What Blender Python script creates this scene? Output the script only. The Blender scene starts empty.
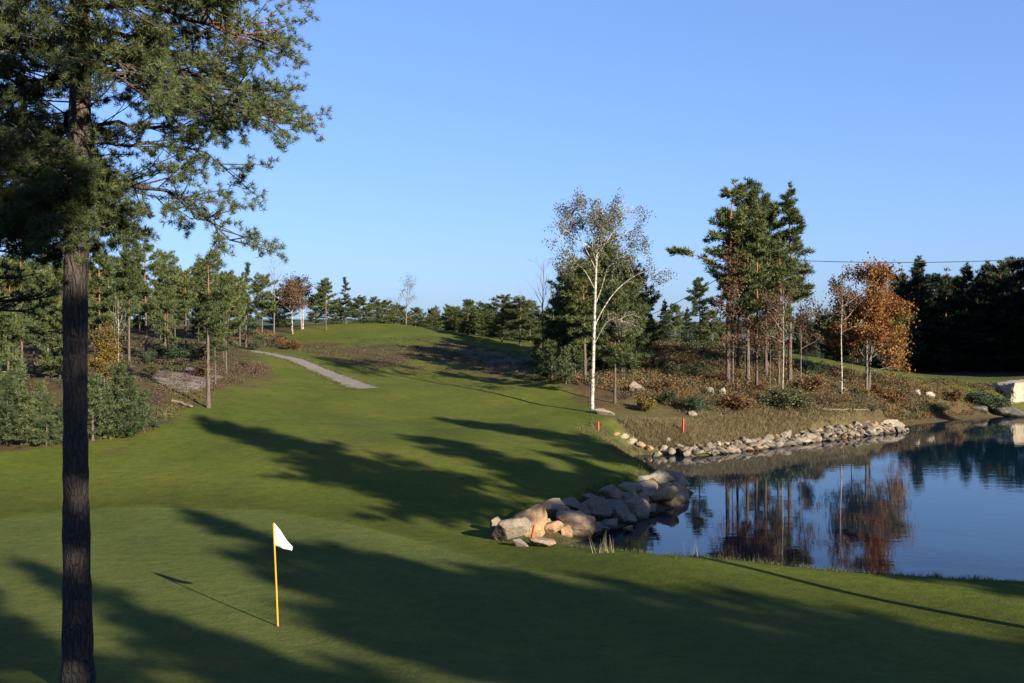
import bpy, math, random
import numpy as np
from mathutils import Vector

R = math.radians
PI = math.pi
scene = bpy.context.scene
COL = scene.collection
CAM_H, F, HOR, CX = 7.5, 1000.0, 327.0, 512.0      # eye height over the water, focal length in px, horizon row

# ------------------------------------------------------------------ world, sun, camera
SUN_AZ = math.atan2(0.6606, -0.7507)               # clockwise from +Y
SUN_EL = R(18.7)
world = bpy.data.worlds.new("World"); scene.world = world; world.use_nodes = True
wn = world.node_tree.nodes; wl = world.node_tree.links
sky = wn.new("ShaderNodeTexSky"); sky.sky_type = 'NISHITA'; sky.sun_disc = False
sky.sun_elevation = SUN_EL; sky.sun_rotation = SUN_AZ
sky.altitude = 50; sky.air_density = 1.0; sky.dust_density = 0.8; sky.ozone_density = 4.0
bg = wn["Background"]; bg.inputs[1].default_value = 0.06
gm = wn.new("ShaderNodeGamma"); gm.inputs[1].default_value = 0.60; wl.new(sky.outputs[0], gm.inputs[0])   # evens out the step from zenith to horizon
tn = wn.new("ShaderNodeMix"); tn.data_type = 'RGBA'; tn.blend_type = 'MULTIPLY'; tn.inputs[0].default_value = 1; tn.inputs[7].default_value = (.925, 1.20, 1.82, 1)
wl.new(gm.outputs[0], tn.inputs[6]); wl.new(tn.outputs[2], bg.inputs[0])
sd = Vector((math.sin(SUN_AZ)*math.cos(SUN_EL), math.cos(SUN_AZ)*math.cos(SUN_EL), math.sin(SUN_EL)))
sun = bpy.data.lights.new("sun", 'SUN'); sun.energy = 5.0; sun.angle = R(0.55); sun.color = (1.0, 0.87, 0.68)
so = bpy.data.objects.new("sun", sun); COL.objects.link(so)
so.rotation_euler = sd.to_track_quat('Z', 'Y').to_euler(); so.location = (40, -40, 60)
cam = bpy.data.cameras.new("camera"); co = bpy.data.objects.new("camera", cam); COL.objects.link(co)
co.location = (0, 0, CAM_H); co.rotation_euler = (PI/2 - math.atan((341.5-HOR)/F), 0, 0)
cam.sensor_width = 36; cam.lens = 36*F/1024; cam.clip_start = 0.1; cam.clip_end = 9000
scene.camera = co
scene.view_settings.view_transform = 'Standard'; scene.view_settings.look = 'None'
scene.view_settings.exposure = 1.9; scene.view_settings.gamma = 1.0
scene.render.engine = 'CYCLES'
cy = scene.cycles; cy.max_bounces = 6; cy.diffuse_bounces = 3; cy.glossy_bounces = 3; cy.transmission_bounces = 3
cy.use_denoising = True

# ------------------------------------------------------------------ numeric helpers
def sstep(a, b, x):
    t = np.clip((x-a)/(b-a), 0, 1); return t*t*(3-2*t)

_NT = np.random.default_rng(5).random((256, 256))
def vnoise(x, y):
    x = np.asarray(x, float); y = np.asarray(y, float)
    xi = np.floor(x).astype(int); yi = np.floor(y).astype(int); fx = x-xi; fy = y-yi
    fx = fx*fx*(3-2*fx); fy = fy*fy*(3-2*fy)
    g = lambda a, b: _NT[a & 255, b & 255]
    return (g(xi, yi)*(1-fx)+g(xi+1, yi)*fx)*(1-fy)+(g(xi, yi+1)*(1-fx)+g(xi+1, yi+1)*fx)*fy
def fbm(x, y, o=4):
    s = 0; a = .5; t = 0
    for i in range(o):
        s = s+a*vnoise(np.asarray(x)*2**i+17.3*i, np.asarray(y)*2**i+9.1*i); t += a; a *= .5
    return s/t

def poly_sd(P, x, y):
    """signed distance to a polygon, negative inside"""
    P = np.asarray(P, float); x = np.asarray(x, float); y = np.asarray(y, float)
    d = np.full(x.shape, 1e18); ins = np.zeros(x.shape, bool); n = len(P)
    for i in range(n):
        ax, ay = P[i]; bx, by = P[(i+1) % n]; ex, ey = bx-ax, by-ay
        t = np.clip(((x-ax)*ex+(y-ay)*ey)/(ex*ex+ey*ey+1e-12), 0, 1)
        d = np.minimum(d, (x-ax-t*ex)**2+(y-ay-t*ey)**2)
        c = (ay > y) != (by > y)
        xx = ax+(y-ay)*ex/(ey if abs(ey) > 1e-12 else 1e-12)
        ins ^= c & (x < xx)
    d = np.sqrt(d); return np.where(ins, -d, d)

def pix(px, py, Y):
    return ((px-CX)/F*Y, Y, CAM_H-(py-HOR)/F*Y)

# ------------------------------------------------------------------ terrain height
CTRL = [pix(*p) for p in [
    (277,629,20),(512,683,15.7),(75,690,15),(100,540,29),(0,520,32),(480,545,30),(690,563,26.5),(1024,604,23.6),(1024,683,17),
    (250,560,26.5),(400,505,35.5),(560,520,35),(300,683,16),(850,590,25),
    (220,410,54),(400,440,48),(300,450,44),(150,442,45.5),(0,448,42),(-120,450,42),(300,400,64),(380,390,70),(480,418,60),
    (600,430,56),(690,472,45.5),(640,462,46),(500,480,40),(480,400,67),(545,380,75),(560,400,68),(300,368,78),(255,350,93),(330,372,78),
    (400,324,116),(330,330,108),(440,330,116),(300,338,103),(350,347,97),(440,347,97),(520,350,97),(480,365,84),(420,370,82),
    (400,357,88),(240,385,66),(190,390,60),(170,366,70),(165,346,80),(129,364,68),(10,381,58),(118,378,58),(30,385,56),(230,345,88),
    (-100,380,60),(-150,360,75),(60,352,75),(120,340,90),
    (592,413,62),(560,388,70),(620,415,62),(700,418,64),(760,412,66),(760,402,69),(650,352,90),(700,372,79),(750,388,73),(840,365,88),(840,395,74),
    (690,345,92),(800,370,84),(900,372,95),(870,396,75),(940,376,104),(1005,378,104),(930,393,84),(900,415,76),(968,404,82),(1024,378,98),
    (640,400,67),(830,412,70),(810,425,67),(700,432,61)]]
CTRL += [(0,0,5.9),(0,7,4.2),(-8,8,3.7),(-16,14,2.5),(10,8,3.2),(0,-20,6.5),(-30,0,5),(20,4,2.2),(30,18,1.7),(45,18,1.7),(20,-10,3.2),
         (45,-20,3.5),(70,10,3),(-40,-20,6),(-35,25,3.0),(-60,60,5.5),(-90,110,9),(-45,140,7.5),(-20,140,5.8),(0,150,4.5),(25,140,4),
         (60,110,2.2),(60,125,.9),(42,124,1.1),(75,126,.8),(90,90,3),(90,130,.7),(50,150,.1),(70,150,-.2),(60,170,-.5),(85,165,-.5),(36,140,.8),(-100,0,7),(-80,60,7),(100,-10,5),(80,40,3),(-10,170,5),(-100,200,9),
         (100,200,-.6),(0,230,4),(30,110,3.2),(14,110,5.0),(8,125,5)]
_C = np.array(CTRL)
def _phi(r2): return 0.5*r2*np.log(r2+1e-9)
_n = len(_C); _K = _phi((_C[:, None, 0]-_C[None, :, 0])**2+(_C[:, None, 1]-_C[None, :, 1])**2)+np.eye(_n)*6.0
_P = np.c_[np.ones(_n), _C[:, :2]]
_A = np.block([[_K, _P], [_P.T, np.zeros((3, 3))]])
_W = np.linalg.solve(_A, np.r_[_C[:, 2], 0, 0, 0])
def rbf(x, y):
    x = np.asarray(x, float); y = np.asarray(y, float); out = _W[_n]+_W[_n+1]*x+_W[_n+2]*y
    for i in range(_n):
        out = out+_W[i]*_phi((x-_C[i, 0])**2+(y-_C[i, 1])**2)
    return out

POND = [(49,25),(40,24.4),(25,26.4),(14,28),(9,28.9),(5,29.8),(2.9,31.2),(1.5,32.6),(1.1,33.9),(1.9,34.4),(2.8,35.4),(3.6,36.6),(4.6,38.2),(5.9,40.2),
        (7.6,43),(8.2,45),(8.1,47),(7.4,49),(6.9,52),(6.6,55.5),(7.2,58.6),(9.5,58.6),(10.9,57.9),(13.7,60.1),(16.7,62.6),(20,65.3),(23.7,68.3),(27.6,71.0),
        (28.9,72.6),(29.4,75.0),(32.0,77.6),(35.7,80.2),(41,83.5),(46,85.5),(52,83),(54,60),(52,32)]
def height(x, y):
    x = np.asarray(x, float); y = np.asarray(y, float)
    r = np.hypot(x, y-50); w = sstep(110, 210, r)
    xc = np.where(r > 210, x*210/np.maximum(r, 1), x); yc = np.where(r > 210, 50+(y-50)*210/np.maximum(r, 1), y)
    z = rbf(xc, yc)*(1-w)+(4.0-4.6*sstep(15, 45, x))*w
    z = np.where(r > 420, z-sstep(420, 700, r)*7.0, z)
    z = z+(fbm(x*.35, y*.35, 3)-.5)*.16*sstep(26, 50, y)*(1-sstep(150, 300, r))
    d = poly_sd(POND, x, y)
    bw = np.where(y < 34, 1.9, 2.4)
    bw = np.where((x > 27) & (y > 68), 4.0, bw)
    out = 0.02+(np.maximum(z, .3)-0.02)*sstep(-.12, bw, d)
    inn = np.maximum(-1.6, 0.02+0.6*d)
    return np.where(r < 300, np.where(d > 0, out, inn), z)
def hz(x, y): return float(height(np.array([x]), np.array([y]))[0])
_YS = np.concatenate([np.arange(8, 60, .1), np.arange(60, 260, .25)])
def ground(px, py):
    """where the ray through a point of the view meets ground or water"""
    x = (px-CX)/F*_YS; z = CAM_H-(py-HOR)/F*_YS; h = np.maximum(height(x, _YS), 0)
    k = np.argmax(z < h)
    if not (z < h).any(): k = len(_YS)-1
    return float(x[k]), float(_YS[k]), float(h[k])
def gpoly(pts): return [ground(*p)[:2] for p in pts]

# ------------------------------------------------------------------ materials
def new_mat(name):
    m = bpy.data.materials.new(name); m.use_nodes = True
    nt = m.node_tree; return m, nt, nt.nodes, nt.links, nt.nodes["Principled BSDF"]
def ramp(nodes, stops):
    r = nodes.new("ShaderNodeValToRGB"); e = r.color_ramp.elements
    e[0].position, e[0].color = stops[0][0], (*stops[0][1], 1)
    e[1].position, e[1].color = stops[-1][0], (*stops[-1][1], 1)
    for p, c in stops[1:-1]:
        k = e.new(p); k.color = (*c, 1)
    return r
def noise(nodes, links, scale, detail=4, vec=None, rough=.55, dist=0):
    n = nodes.new("ShaderNodeTexNoise"); n.inputs["Scale"].default_value = scale; n.inputs["Detail"].default_value = detail
    n.inputs["Roughness"].default_value = rough; n.inputs["Distortion"].default_value = dist
    if vec is not None: links.new(vec, n.inputs["Vector"])
    return n
def mixc(nodes, links, typ, fac, a, b):
    m = nodes.new("ShaderNodeMix"); m.data_type = 'RGBA'; m.blend_type = typ
    for s, v in ((0, fac), (6, a), (7, b)):
        if hasattr(v, "is_output"): links.new(v, m.inputs[s])
        elif s == 0: m.inputs[0].default_value = v
        else: m.inputs[s].default_value = (*v, 1)
    return m.outputs[2]
def attr(nodes, name):
    a = nodes.new("ShaderNodeAttribute"); a.attribute_name = name; return a
def bump(nodes, links, h, strength, dist, bsdf):
    b = nodes.new("ShaderNodeBump"); b.inputs["Strength"].default_value = strength; b.inputs["Distance"].default_value = dist
    links.new(h, b.inputs["Height"]); links.new(b.outputs[0], bsdf.inputs["Normal"]); return b
def coords(nodes, kind="Object"):
    return nodes.new("ShaderNodeTexCoord").outputs[kind]

def mat_ground(name, mow=False):
    m, nt, N, L, b = new_mat(name)
    a = attr(N, "zone"); v = coords(N)
    n1 = noise(N, L, 0.16, 5, v, .6); n2 = noise(N, L, 2.3, 5, v, .65); n3 = noise(N, L, 14, 3, v, .7)
    r1 = ramp(N, [(.28, (.66, .72, .62)), (.5, (1, 1, 1)), (.74, (1.34, 1.18, 1.02))]); L.new(n1.outputs[0], r1.inputs[0])
    r2 = ramp(N, [(.3, (.74, .78, .7)), (.5, (1, 1, 1)), (.72, (1.3, 1.2, 1.1))]); L.new(n2.outputs[0], r2.inputs[0])
    r3 = ramp(N, [(.3, (.7, .72, .66)), (.7, (1.3, 1.27, 1.2))]); L.new(n3.outputs[0], r3.inputs[0])
    f = attr(N, "rough").outputs["Fac"]
    k = N.new("ShaderNodeMapRange"); L.new(f, k.inputs[0]); k.inputs[3].default_value = .6; k.inputs[4].default_value = 1
    c = mixc(N, L, 'MULTIPLY', .8, a.outputs["Color"], r1.outputs[0])
    c = mixc(N, L, 'MULTIPLY', k.outputs[0], c, r2.outputs[0])
    c = mixc(N, L, 'MULTIPLY', k.outputs[0], c, r3.outputs[0])
    L.new(c, b.inputs["Base Color"]); b.inputs["Roughness"].default_value = .95; b.inputs["Specular IOR Level"].default_value = .04
    mm = N.new("ShaderNodeMath"); mm.operation = 'MULTIPLY_ADD'; L.new(n3.outputs[0], mm.inputs[0]); mm.inputs[1].default_value = .35; L.new(n2.outputs[0], mm.inputs[2])
    m2 = N.new("ShaderNodeMath"); m2.operation = 'MULTIPLY'; L.new(mm.outputs[0], m2.inputs[0]); L.new(k.outputs[0], m2.inputs[1])
    bump(N, L, m2.outputs[0], .6, .09, b)
    return m
def mat_leaf(name, stops, trans=.25, rough=.6, vary=.25):
    """foliage: own colour by clump (tint) and by plant"""
    m, nt, N, L, b = new_mat(name)
    t = attr(N, "tint"); r = ramp(N, stops); L.new(t.outputs["Fac"], r.inputs[0])
    oi = N.new("ShaderNodeObjectInfo"); hs = N.new("ShaderNodeHueSaturation")
    mr = N.new("ShaderNodeMapRange"); L.new(oi.outputs["Random"], mr.inputs[0]); mr.inputs[3].default_value = 1-vary; mr.inputs[4].default_value = 1+vary
    L.new(mr.outputs[0], hs.inputs["Value"])
    mh = N.new("ShaderNodeMapRange"); L.new(oi.outputs["Random"], mh.inputs[0]); mh.inputs[3].default_value = .515; mh.inputs[4].default_value = .485
    L.new(mh.outputs[0], hs.inputs["Hue"]); L.new(r.outputs[0], hs.inputs["Color"])
    L.new(hs.outputs[0], b.inputs["Base Color"]); b.inputs["Roughness"].default_value = rough; b.inputs["Specular IOR Level"].default_value = .25
    tr = N.new("ShaderNodeBsdfTranslucent"); L.new(hs.outputs[0], tr.inputs[0])
    mx = N.new("ShaderNodeMixShader"); mx.inputs[0].default_value = trans
    L.new(b.outputs[0], mx.inputs[1]); L.new(tr.outputs[0], mx.inputs[2]); L.new(mx.outputs[0], N["Material Output"].inputs[0])
    return m
def mat_colattr(name, trans=.2):
    m, nt, N, L, b = new_mat(name)
    a = attr(N, "zone"); L.new(a.outputs["Color"], b.inputs["Base Color"]); b.inputs["Roughness"].default_value = .7; b.inputs["Specular IOR Level"].default_value = .2
    tr = N.new("ShaderNodeBsdfTranslucent"); L.new(a.outputs["Color"], tr.inputs[0])
    mx = N.new("ShaderNodeMixShader"); mx.inputs[0].default_value = trans
    L.new(b.outputs[0], mx.inputs[1]); L.new(tr.outputs[0], mx.inputs[2]); L.new(mx.outputs[0], N["Material Output"].inputs[0])
    return m
def mat_bark(name, stops, scale=6, bstr=.8, bdist=.03):
    """bark whose own colour changes with height on the trunk (grey plates low, orange high on a Scots pine)"""
    m, nt, N, L, b = new_mat(name)
    v = coords(N); sep = N.new("ShaderNodeSeparateXYZ"); L.new(v, sep.inputs[0])
    mp = N.new("ShaderNodeMapping"); mp.inputs["Scale"].default_value = (1, 1, .28); L.new(v, mp.inputs[0])
    n0 = noise(N, L, 1.2, 3, mp.outputs[0])
    ad = N.new("ShaderNodeMath"); ad.operation = 'MULTIPLY_ADD'; L.new(n0.outputs[0], ad.inputs[0]); ad.inputs[1].default_value = 3; L.new(sep.outputs[2], ad.inputs[2])
    mr = N.new("ShaderNodeMapRange"); L.new(ad.outputs[0], mr.inputs[0]); mr.inputs[1].default_value = 1; mr.inputs[2].default_value = 12
    r = ramp(N, stops); L.new(mr.outputs[0], r.inputs[0])
    vo = N.new("ShaderNodeTexVoronoi"); vo.feature = 'DISTANCE_TO_EDGE'; vo.inputs["Scale"].default_value = scale
    nd = noise(N, L, scale*.45, 3, mp.outputs[0], .6); va = N.new("ShaderNodeVectorMath"); va.operation = 'MULTIPLY_ADD'; L.new(nd.outputs["Color"], va.inputs[0]); va.inputs[1].default_value = (1.6/scale,)*3; L.new(mp.outputs[0], va.inputs[2]); L.new(va.outputs[0], vo.inputs["Vector"])
    n1 = noise(N, L, scale*2.5, 5, mp.outputs[0], .65)
    rr = ramp(N, [(0, (.35, .33, .32)), (.12, (.9, .9, .9)), (1, (1.1, 1.1, 1.1))]); L.new(vo.outputs["Distance"], rr.inputs[0])
    r2 = ramp(N, [(.3, (.65, .64, .63)), (.7, (1.3, 1.3, 1.3))]); L.new(n1.outputs[0], r2.inputs[0])
    c = mixc(N, L, 'MULTIPLY', .5, r.outputs[0], rr.outputs[0]); c = mixc(N, L, 'MULTIPLY', .8, c, r2.outputs[0])
    L.new(c, b.inputs["Base Color"]); b.inputs["Roughness"].default_value = .9; b.inputs["Specular IOR Level"].default_value = .1
    mn = N.new("ShaderNodeMath"); mn.operation = 'MINIMUM'; L.new(vo.outputs["Distance"], mn.inputs[0]); mn.inputs[1].default_value = .18
    ma = N.new("ShaderNodeMath"); ma.operation = 'MULTIPLY_ADD'; L.new(mn.outputs[0], ma.inputs[0]); ma.inputs[1].default_value = 4; L.new(n1.outputs[0], ma.inputs[2])
    bump(N, L, ma.outputs[0], bstr, bdist, b)
    return m
def mat_birch(name):
    m, nt, N, L, b = new_mat(name)
    v = coords(N); mp = N.new("ShaderNodeMapping"); mp.inputs["Scale"].default_value = (2.2, 2.2, 3.2); L.new(v, mp.inputs[0])
    n = noise(N, L, 1.9, 5, mp.outputs[0], .65); r = ramp(N, [(.37, (.025, .022, .02)), (.47, (.17, .155, .135)), (.62, (.31, .285, .25))]); L.new(n.outputs[0], r.inputs[0])
    L.new(r.outputs[0], b.inputs["Base Color"]); b.inputs["Roughness"].default_value = .7
    bump(N, L, n.outputs[0], .3, .02, b); return m
def mat_rock(name):
    m, nt, N, L, b = new_mat(name)
    oi = N.new("ShaderNodeObjectInfo"); v = coords(N)
    geo = N.new("ShaderNodeNewGeometry")
    n1 = noise(N, L, 1.3, 6, geo.outputs["Position"], .65, .4); n2 = noise(N, L, 9, 6, geo.outputs["Position"], .7); n3 = noise(N, L, 3.1, 5, geo.outputs["Position"], .6, .8)
    r1 = ramp(N, [(.3, (.6, .56, .55)), (.5, (.95, .95, .95)), (.68, (1.2, 1.14, 1.04))]); L.new(n1.outputs[0], r1.inputs[0])
    r2 = ramp(N, [(.32, (.55, .55, .56)), (.6, (1.12, 1.12, 1.1))]); L.new(n2.outputs[0], r2.inputs[0])
    c = mixc(N, L, 'MULTIPLY', .9, oi.outputs["Color"], r1.outputs[0]); c = mixc(N, L, 'MULTIPLY', .8, c, r2.outputs[0])
    r3 = ramp(N, [(.56, (0, 0, 0)), (.66, (1, 1, 1))]); L.new(n3.outputs[0], r3.inputs[0])
    c = mixc(N, L, 'MIX', r3.outputs[0], c, (.11, .105, .075))
    sp = N.new("ShaderNodeSeparateXYZ"); L.new(geo.outputs["Position"], sp.inputs[0])
    wt = N.new("ShaderNodeMapRange"); L.new(sp.outputs[2], wt.inputs[0]); wt.inputs[1].default_value = .02; wt.inputs[2].default_value = .2; wt.inputs[3].default_value = .35; wt.inputs[4].default_value = 1
    vm = N.new("ShaderNodeVectorMath"); vm.operation = 'SCALE'; L.new(c, vm.inputs[0]); L.new(wt.outputs[0], vm.inputs["Scale"])   # the wet, algae-stained foot at the waterline
    L.new(vm.outputs[0], b.inputs["Base Color"]); b.inputs["Roughness"].default_value = .85; b.inputs["Specular IOR Level"].default_value = .2
    bump(N, L, n2.outputs[0], .55, .06, b); return m
def mat_simple(name, c, rough=.6, nscale=20, nstr=.2, spec=.3):
    m, nt, N, L, b = new_mat(name)
    v = coords(N); n = noise(N, L, nscale, 4, v); r = ramp(N, [(.3, tuple(x*(1-nstr) for x in c)), (.7, tuple(x*(1+nstr) for x in c))]); L.new(n.outputs[0], r.inputs[0])
    L.new(r.outputs[0], b.inputs["Base Color"]); b.inputs["Roughness"].default_value = rough; b.inputs["Specular IOR Level"].default_value = spec
    bump(N, L, n.outputs[0], .2, .01, b); return m
def mat_water():
    m, nt, N, L, b = new_mat("pond_water")
    b.inputs["Base Color"].default_value = (.002, .010, .018, 1); b.inputs["Roughness"].default_value = .015; b.inputs["IOR"].default_value = 1.333
    v = coords(N); mp = N.new("ShaderNodeMapping"); mp.inputs["Rotation"].default_value = (0, 0, R(25)); mp.inputs["Scale"].default_value = (.55, 1.5, 1); L.new(v, mp.inputs[0])
    n1 = noise(N, L, 1.1, 3, mp.outputs[0], .5); n2 = noise(N, L, 5.0, 2, mp.outputs[0], .5); n3 = noise(N, L, .06, 2, v)
    a = N.new("ShaderNodeMath"); a.operation = 'MULTIPLY_ADD'; L.new(n2.outputs[0], a.inputs[0]); a.inputs[1].default_value = .22; L.new(n1.outputs[0], a.inputs[2])
    mr = N.new("ShaderNodeMapRange"); L.new(n3.outputs[0], mr.inputs[0]); mr.inputs[1].default_value = .35; mr.inputs[2].default_value = .65; mr.inputs[3].default_value = .35; mr.inputs[4].default_value = 1
    k = N.new("ShaderNodeMath"); k.operation = 'MULTIPLY'; L.new(a.outputs[0], k.inputs[0]); L.new(mr.outputs[0], k.inputs[1])
    bump(N, L, k.outputs[0], .14, .03, b); return m

M = {}
M['ground'] = mat_ground("turf"); M['green'] = mat_ground("putting_turf")
M['water'] = mat_water()
M['lake'] = mat_simple("lake_water", (.02, .04, .06), .1, 1, .1, .5)
PINE = [(0, (.020, .034, .013)), (.5, (.044, .062, .019)), (1, (.092, .102, .029))]
M['pine'] = mat_leaf("pine_needles", PINE, .2)
M['bigpine'] = mat_leaf("near_pine_needles", [(0, (.019, .033, .013)), (.5, (.044, .060, .021)), (1, (.085, .099, .034))], .2)
M['spruce'] = mat_leaf("spruce_needles", [(0, (.014, .026, .014)), (.5, (.028, .046, .02)), (1, (.05, .07, .03))], .15)
M['darkpine'] = mat_leaf("shaded_conifer_needles", [(0, (.012, .02, .012)), (.5, (.02, .032, .015)), (1, (.035, .048, .02))], .12)  # darker copy of the needle tones, with the wood's shade in the colour
M['young'] = mat_leaf("young_pine_needles", [(0, (.022, .036, .014)), (.5, (.042, .060, .022)), (1, (.076, .092, .033))], .2)
M['birchleaf'] = mat_leaf("thin_birch_leaves", [(0, (.042, .044, .026)), (.5, (.072, .073, .042)), (1, (.115, .098, .048))], .3)
M['orange'] = mat_leaf("orange_oak_leaves", [(0, (.06, .028, .012)), (.35, (.135, .056, .016)), (.62, (.17, .082, .018)), (.8, (.16, .108, .022)), (1, (.07, .08, .02))], .35, vary=.1)
M['brownleaf'] = mat_leaf("brown_autumn_leaves", [(0, (.035, .021, .014)), (.5, (.068, .038, .020)), (1, (.09, .058, .027))], .3)
M['yellow'] = mat_leaf("yellow_autumn_leaves", [(0, (.05, .042, .012)), (.5, (.105, .075, .016)), (1, (.14, .105, .024))], .35)
M['shrub'] = mat_leaf("olive_shrub_leaves", [(0, (.026, .034, .015)), (.5, (.048, .056, .021)), (1, (.08, .076, .03))], .25)
M['rust'] = mat_leaf("rust_shrub_leaves", [(0, (.055, .030, .014)), (.5, (.105, .054, .019)), (1, (.14, .085, .030))], .3)
M['under'] = mat_colattr("heath_leaves")
M['bark'] = mat_bark("pine_bark", [(0, (.075, .064, .055)), (.35, (.09, .07, .056)), (.65, (.15, .08, .046)), (1, (.19, .095, .05))])
M['nearbark'] = mat_bark("near_pine_bark", [(0, (.054, .047, .045)), (.78, (.058, .049, .044)), (.93, (.10, .068, .048)), (1, (.24, .12, .065))], 15, 1.0, .035)
M['greybark'] = mat_bark("grey_bark", [(0, (.10, .09, .075)), (1, (.12, .105, .085))], 8)
M['birch'] = mat_birch("birch_bark")
M['rock'] = mat_rock("granite")
M['path'] = mat_simple("gravel", (.122, .112, .102), .95, 6, .22, .1)
M['slab'] = mat_simple("bare_bedrock", (.115, .10, .09), .9, 1.6, .3, .15)
M['pole'] = mat_simple("yellow_pole", (.30, .165, .02), .6, 30, .05)
M['flag'] = mat_simple("white_cloth", (.34, .315, .31), .8, 30, .03)
M['red'] = mat_simple("red_paint", (.30, .055, .03), .5, 10, .15)
M['cable'] = mat_simple("black_cable", (.03, .03, .035), .6, 10, .1)
M['wood'] = mat_simple("weathered_wood", (.12, .095, .07), .85, 8, .3, .1)
M['dark'] = mat_simple("hole_liner", (.03, .03, .03), .8, 10, .1)

# ------------------------------------------------------------------ mesh helpers
class Geo:
    def __init__(s): s.V = []; s.T = []; s.Q = []; s.A = []; s.n = 0
    def add(s, V, T=None, Q=None, a=.5):
        V = np.asarray(V, np.float32)
        if T is not None and len(T): s.T.append(np.asarray(T, np.int64)+s.n)
        if Q is not None and len(Q): s.Q.append(np.asarray(Q, np.int64)+s.n)
        s.V.append(V); A = np.asarray(a, np.float32)
        s.A.append(np.broadcast_to(A, (len(V),)+A.shape[1:]) if A.ndim else np.full(len(V), float(a), np.float32)); s.n += len(V)
    def tube(s, P, Rr, sides=8, cap=True):
        P = np.asarray(P, float); n = len(P); Rr = np.asarray(Rr, float)
        T = np.gradient(P, axis=0); T /= np.linalg.norm(T, axis=1)[:, None]+1e-9
        ref = np.array([1., 0, 0]) if abs(T[0][0]) < .8 else np.array([0, 1., 0])
        u = np.cross(T, ref); u /= np.linalg.norm(u, axis=1)[:, None]+1e-9; v = np.cross(T, u)
        a = np.arange(sides)*2*PI/sides
        ring = P[:, None]+Rr[:, None, None]*(np.cos(a)[None, :, None]*u[:, None]+np.sin(a)[None, :, None]*v[:, None])
        V = ring.reshape(-1, 3); i = np.arange(n-1)[:, None]*sides; j = np.arange(sides)[None]; j2 = (j+1) % sides
        Q = np.stack([i+j, i+j2, i+sides+j2, i+sides+j], -1).reshape(-1, 4)
        V = np.r_[V, P[-1:]]; k = (n-1)*sides
        T3 = [[k+q, k+(q+1) % sides, n*sides] for q in range(sides)]
        s.add(V, T3, Q)
    def tris(s, V3, tint):
        N = len(V3); s.add(V3.reshape(-1, 3), np.arange(3*N).reshape(N, 3), None, np.repeat(tint, 3, axis=0))
    def quads(s, V4, tint):
        N = len(V4); s.add(V4.reshape(-1, 3), None, np.arange(4*N).reshape(N, 4), np.repeat(tint, 4, axis=0))
    def mesh(s, name, mat, smooth=False, attr_name=None):
        V = np.concatenate(s.V); A = np.concatenate(s.A) if attr_name else None
        T = np.concatenate(s.T) if s.T else np.zeros((0, 3), int); Q = np.concatenate(s.Q) if s.Q else np.zeros((0, 4), int)
        me = bpy.data.meshes.new(name); me.vertices.add(len(V)); me.vertices.foreach_set("co", V.astype(np.float32).ravel())
        me.loops.add(T.size+Q.size); me.loops.foreach_set("vertex_index", np.r_[T.ravel(), Q.ravel()].astype(np.int32))
        me.polygons.add(len(T)+len(Q))
        st = np.r_[np.arange(len(T))*3, T.size+np.arange(len(Q))*4].astype(np.int32)
        me.polygons.foreach_set("loop_start", st)
        me.polygons.foreach_set("use_smooth", np.full(len(T)+len(Q), smooth))
        me.update(calc_edges=True)
        if attr_name:
            if A.ndim == 1:
                at = me.attributes.new(attr_name, 'FLOAT', 'POINT'); at.data.foreach_set("value", A.astype(np.float32))
            else:
                at = me.attributes.new(attr_name, 'FLOAT_COLOR', 'POINT'); at.data.foreach_set("color", np.c_[A, np.ones(len(A))].astype(np.float32).ravel())
        me.materials.append(mat); return me

def link(name, me, parent=None, loc=None, rz=0, sc=None):
    o = bpy.data.objects.new(name, me); COL.objects.link(o)
    if parent: o.parent = parent
    if loc is not None: o.location = loc
    if rz: o.rotation_euler = (0, 0, rz)
    if sc is not None: o.scale = (sc, sc, sc) if not hasattr(sc, "__len__") else sc
    return o
def tag(o, label, cat, group=None):
    o["label"] = label; o["category"] = cat
    if group: o["group"] = group
    return o
def kind(o, k): o["kind"] = k; return o

def unit(v): return v/(np.linalg.norm(v, axis=-1, keepdims=True)+1e-9)

def tufts(geo, C, D, L, n, w, rng, tint, spread=.9):
    """bundles of needles: n thin blades around each centre"""
    N = len(C); 
    if N == 0: return
    U = unit(rng.normal(size=(N, n, 3))); d = unit(D[:, None]*.85+U*spread)
    ln = L*rng.uniform(.55, 1.05, (N, n, 1)); p = unit(np.cross(d, unit(rng.normal(size=(N, n, 3)))))
    b = C[:, None]+U*L*.15; ww = w*rng.uniform(.7, 1.2, (N, n, 1))
    V = np.stack([b-p*ww*.5, b+p*ww*.5, b+d*ln], 2).reshape(-1, 3, 3)
    t = np.clip(np.repeat(tint, n)+rng.normal(0, .06, N*n), 0, 1)
    geo.tris(V, t)
def leaves(geo, C, size, rng, tint, flat=.0, droop=0):
    """leaf blades: one bent-free quad each, any way up"""
    N = len(C)
    if N == 0: return
    nrm = unit(rng.normal(size=(N, 3))+np.array([0, 0, flat])); a = unit(np.cross(nrm, rng.normal(size=(N, 3)))); b = np.cross(nrm, a)
    s = size*rng.uniform(.6, 1.2, (N, 1)); a = a*s*.5; b = b*s*.36
    C = np.asarray(C)
    V = np.stack([C-a, C+b-a*.1, C+a, C-b-a*.1], 1); geo.quads(V, tint)

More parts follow.
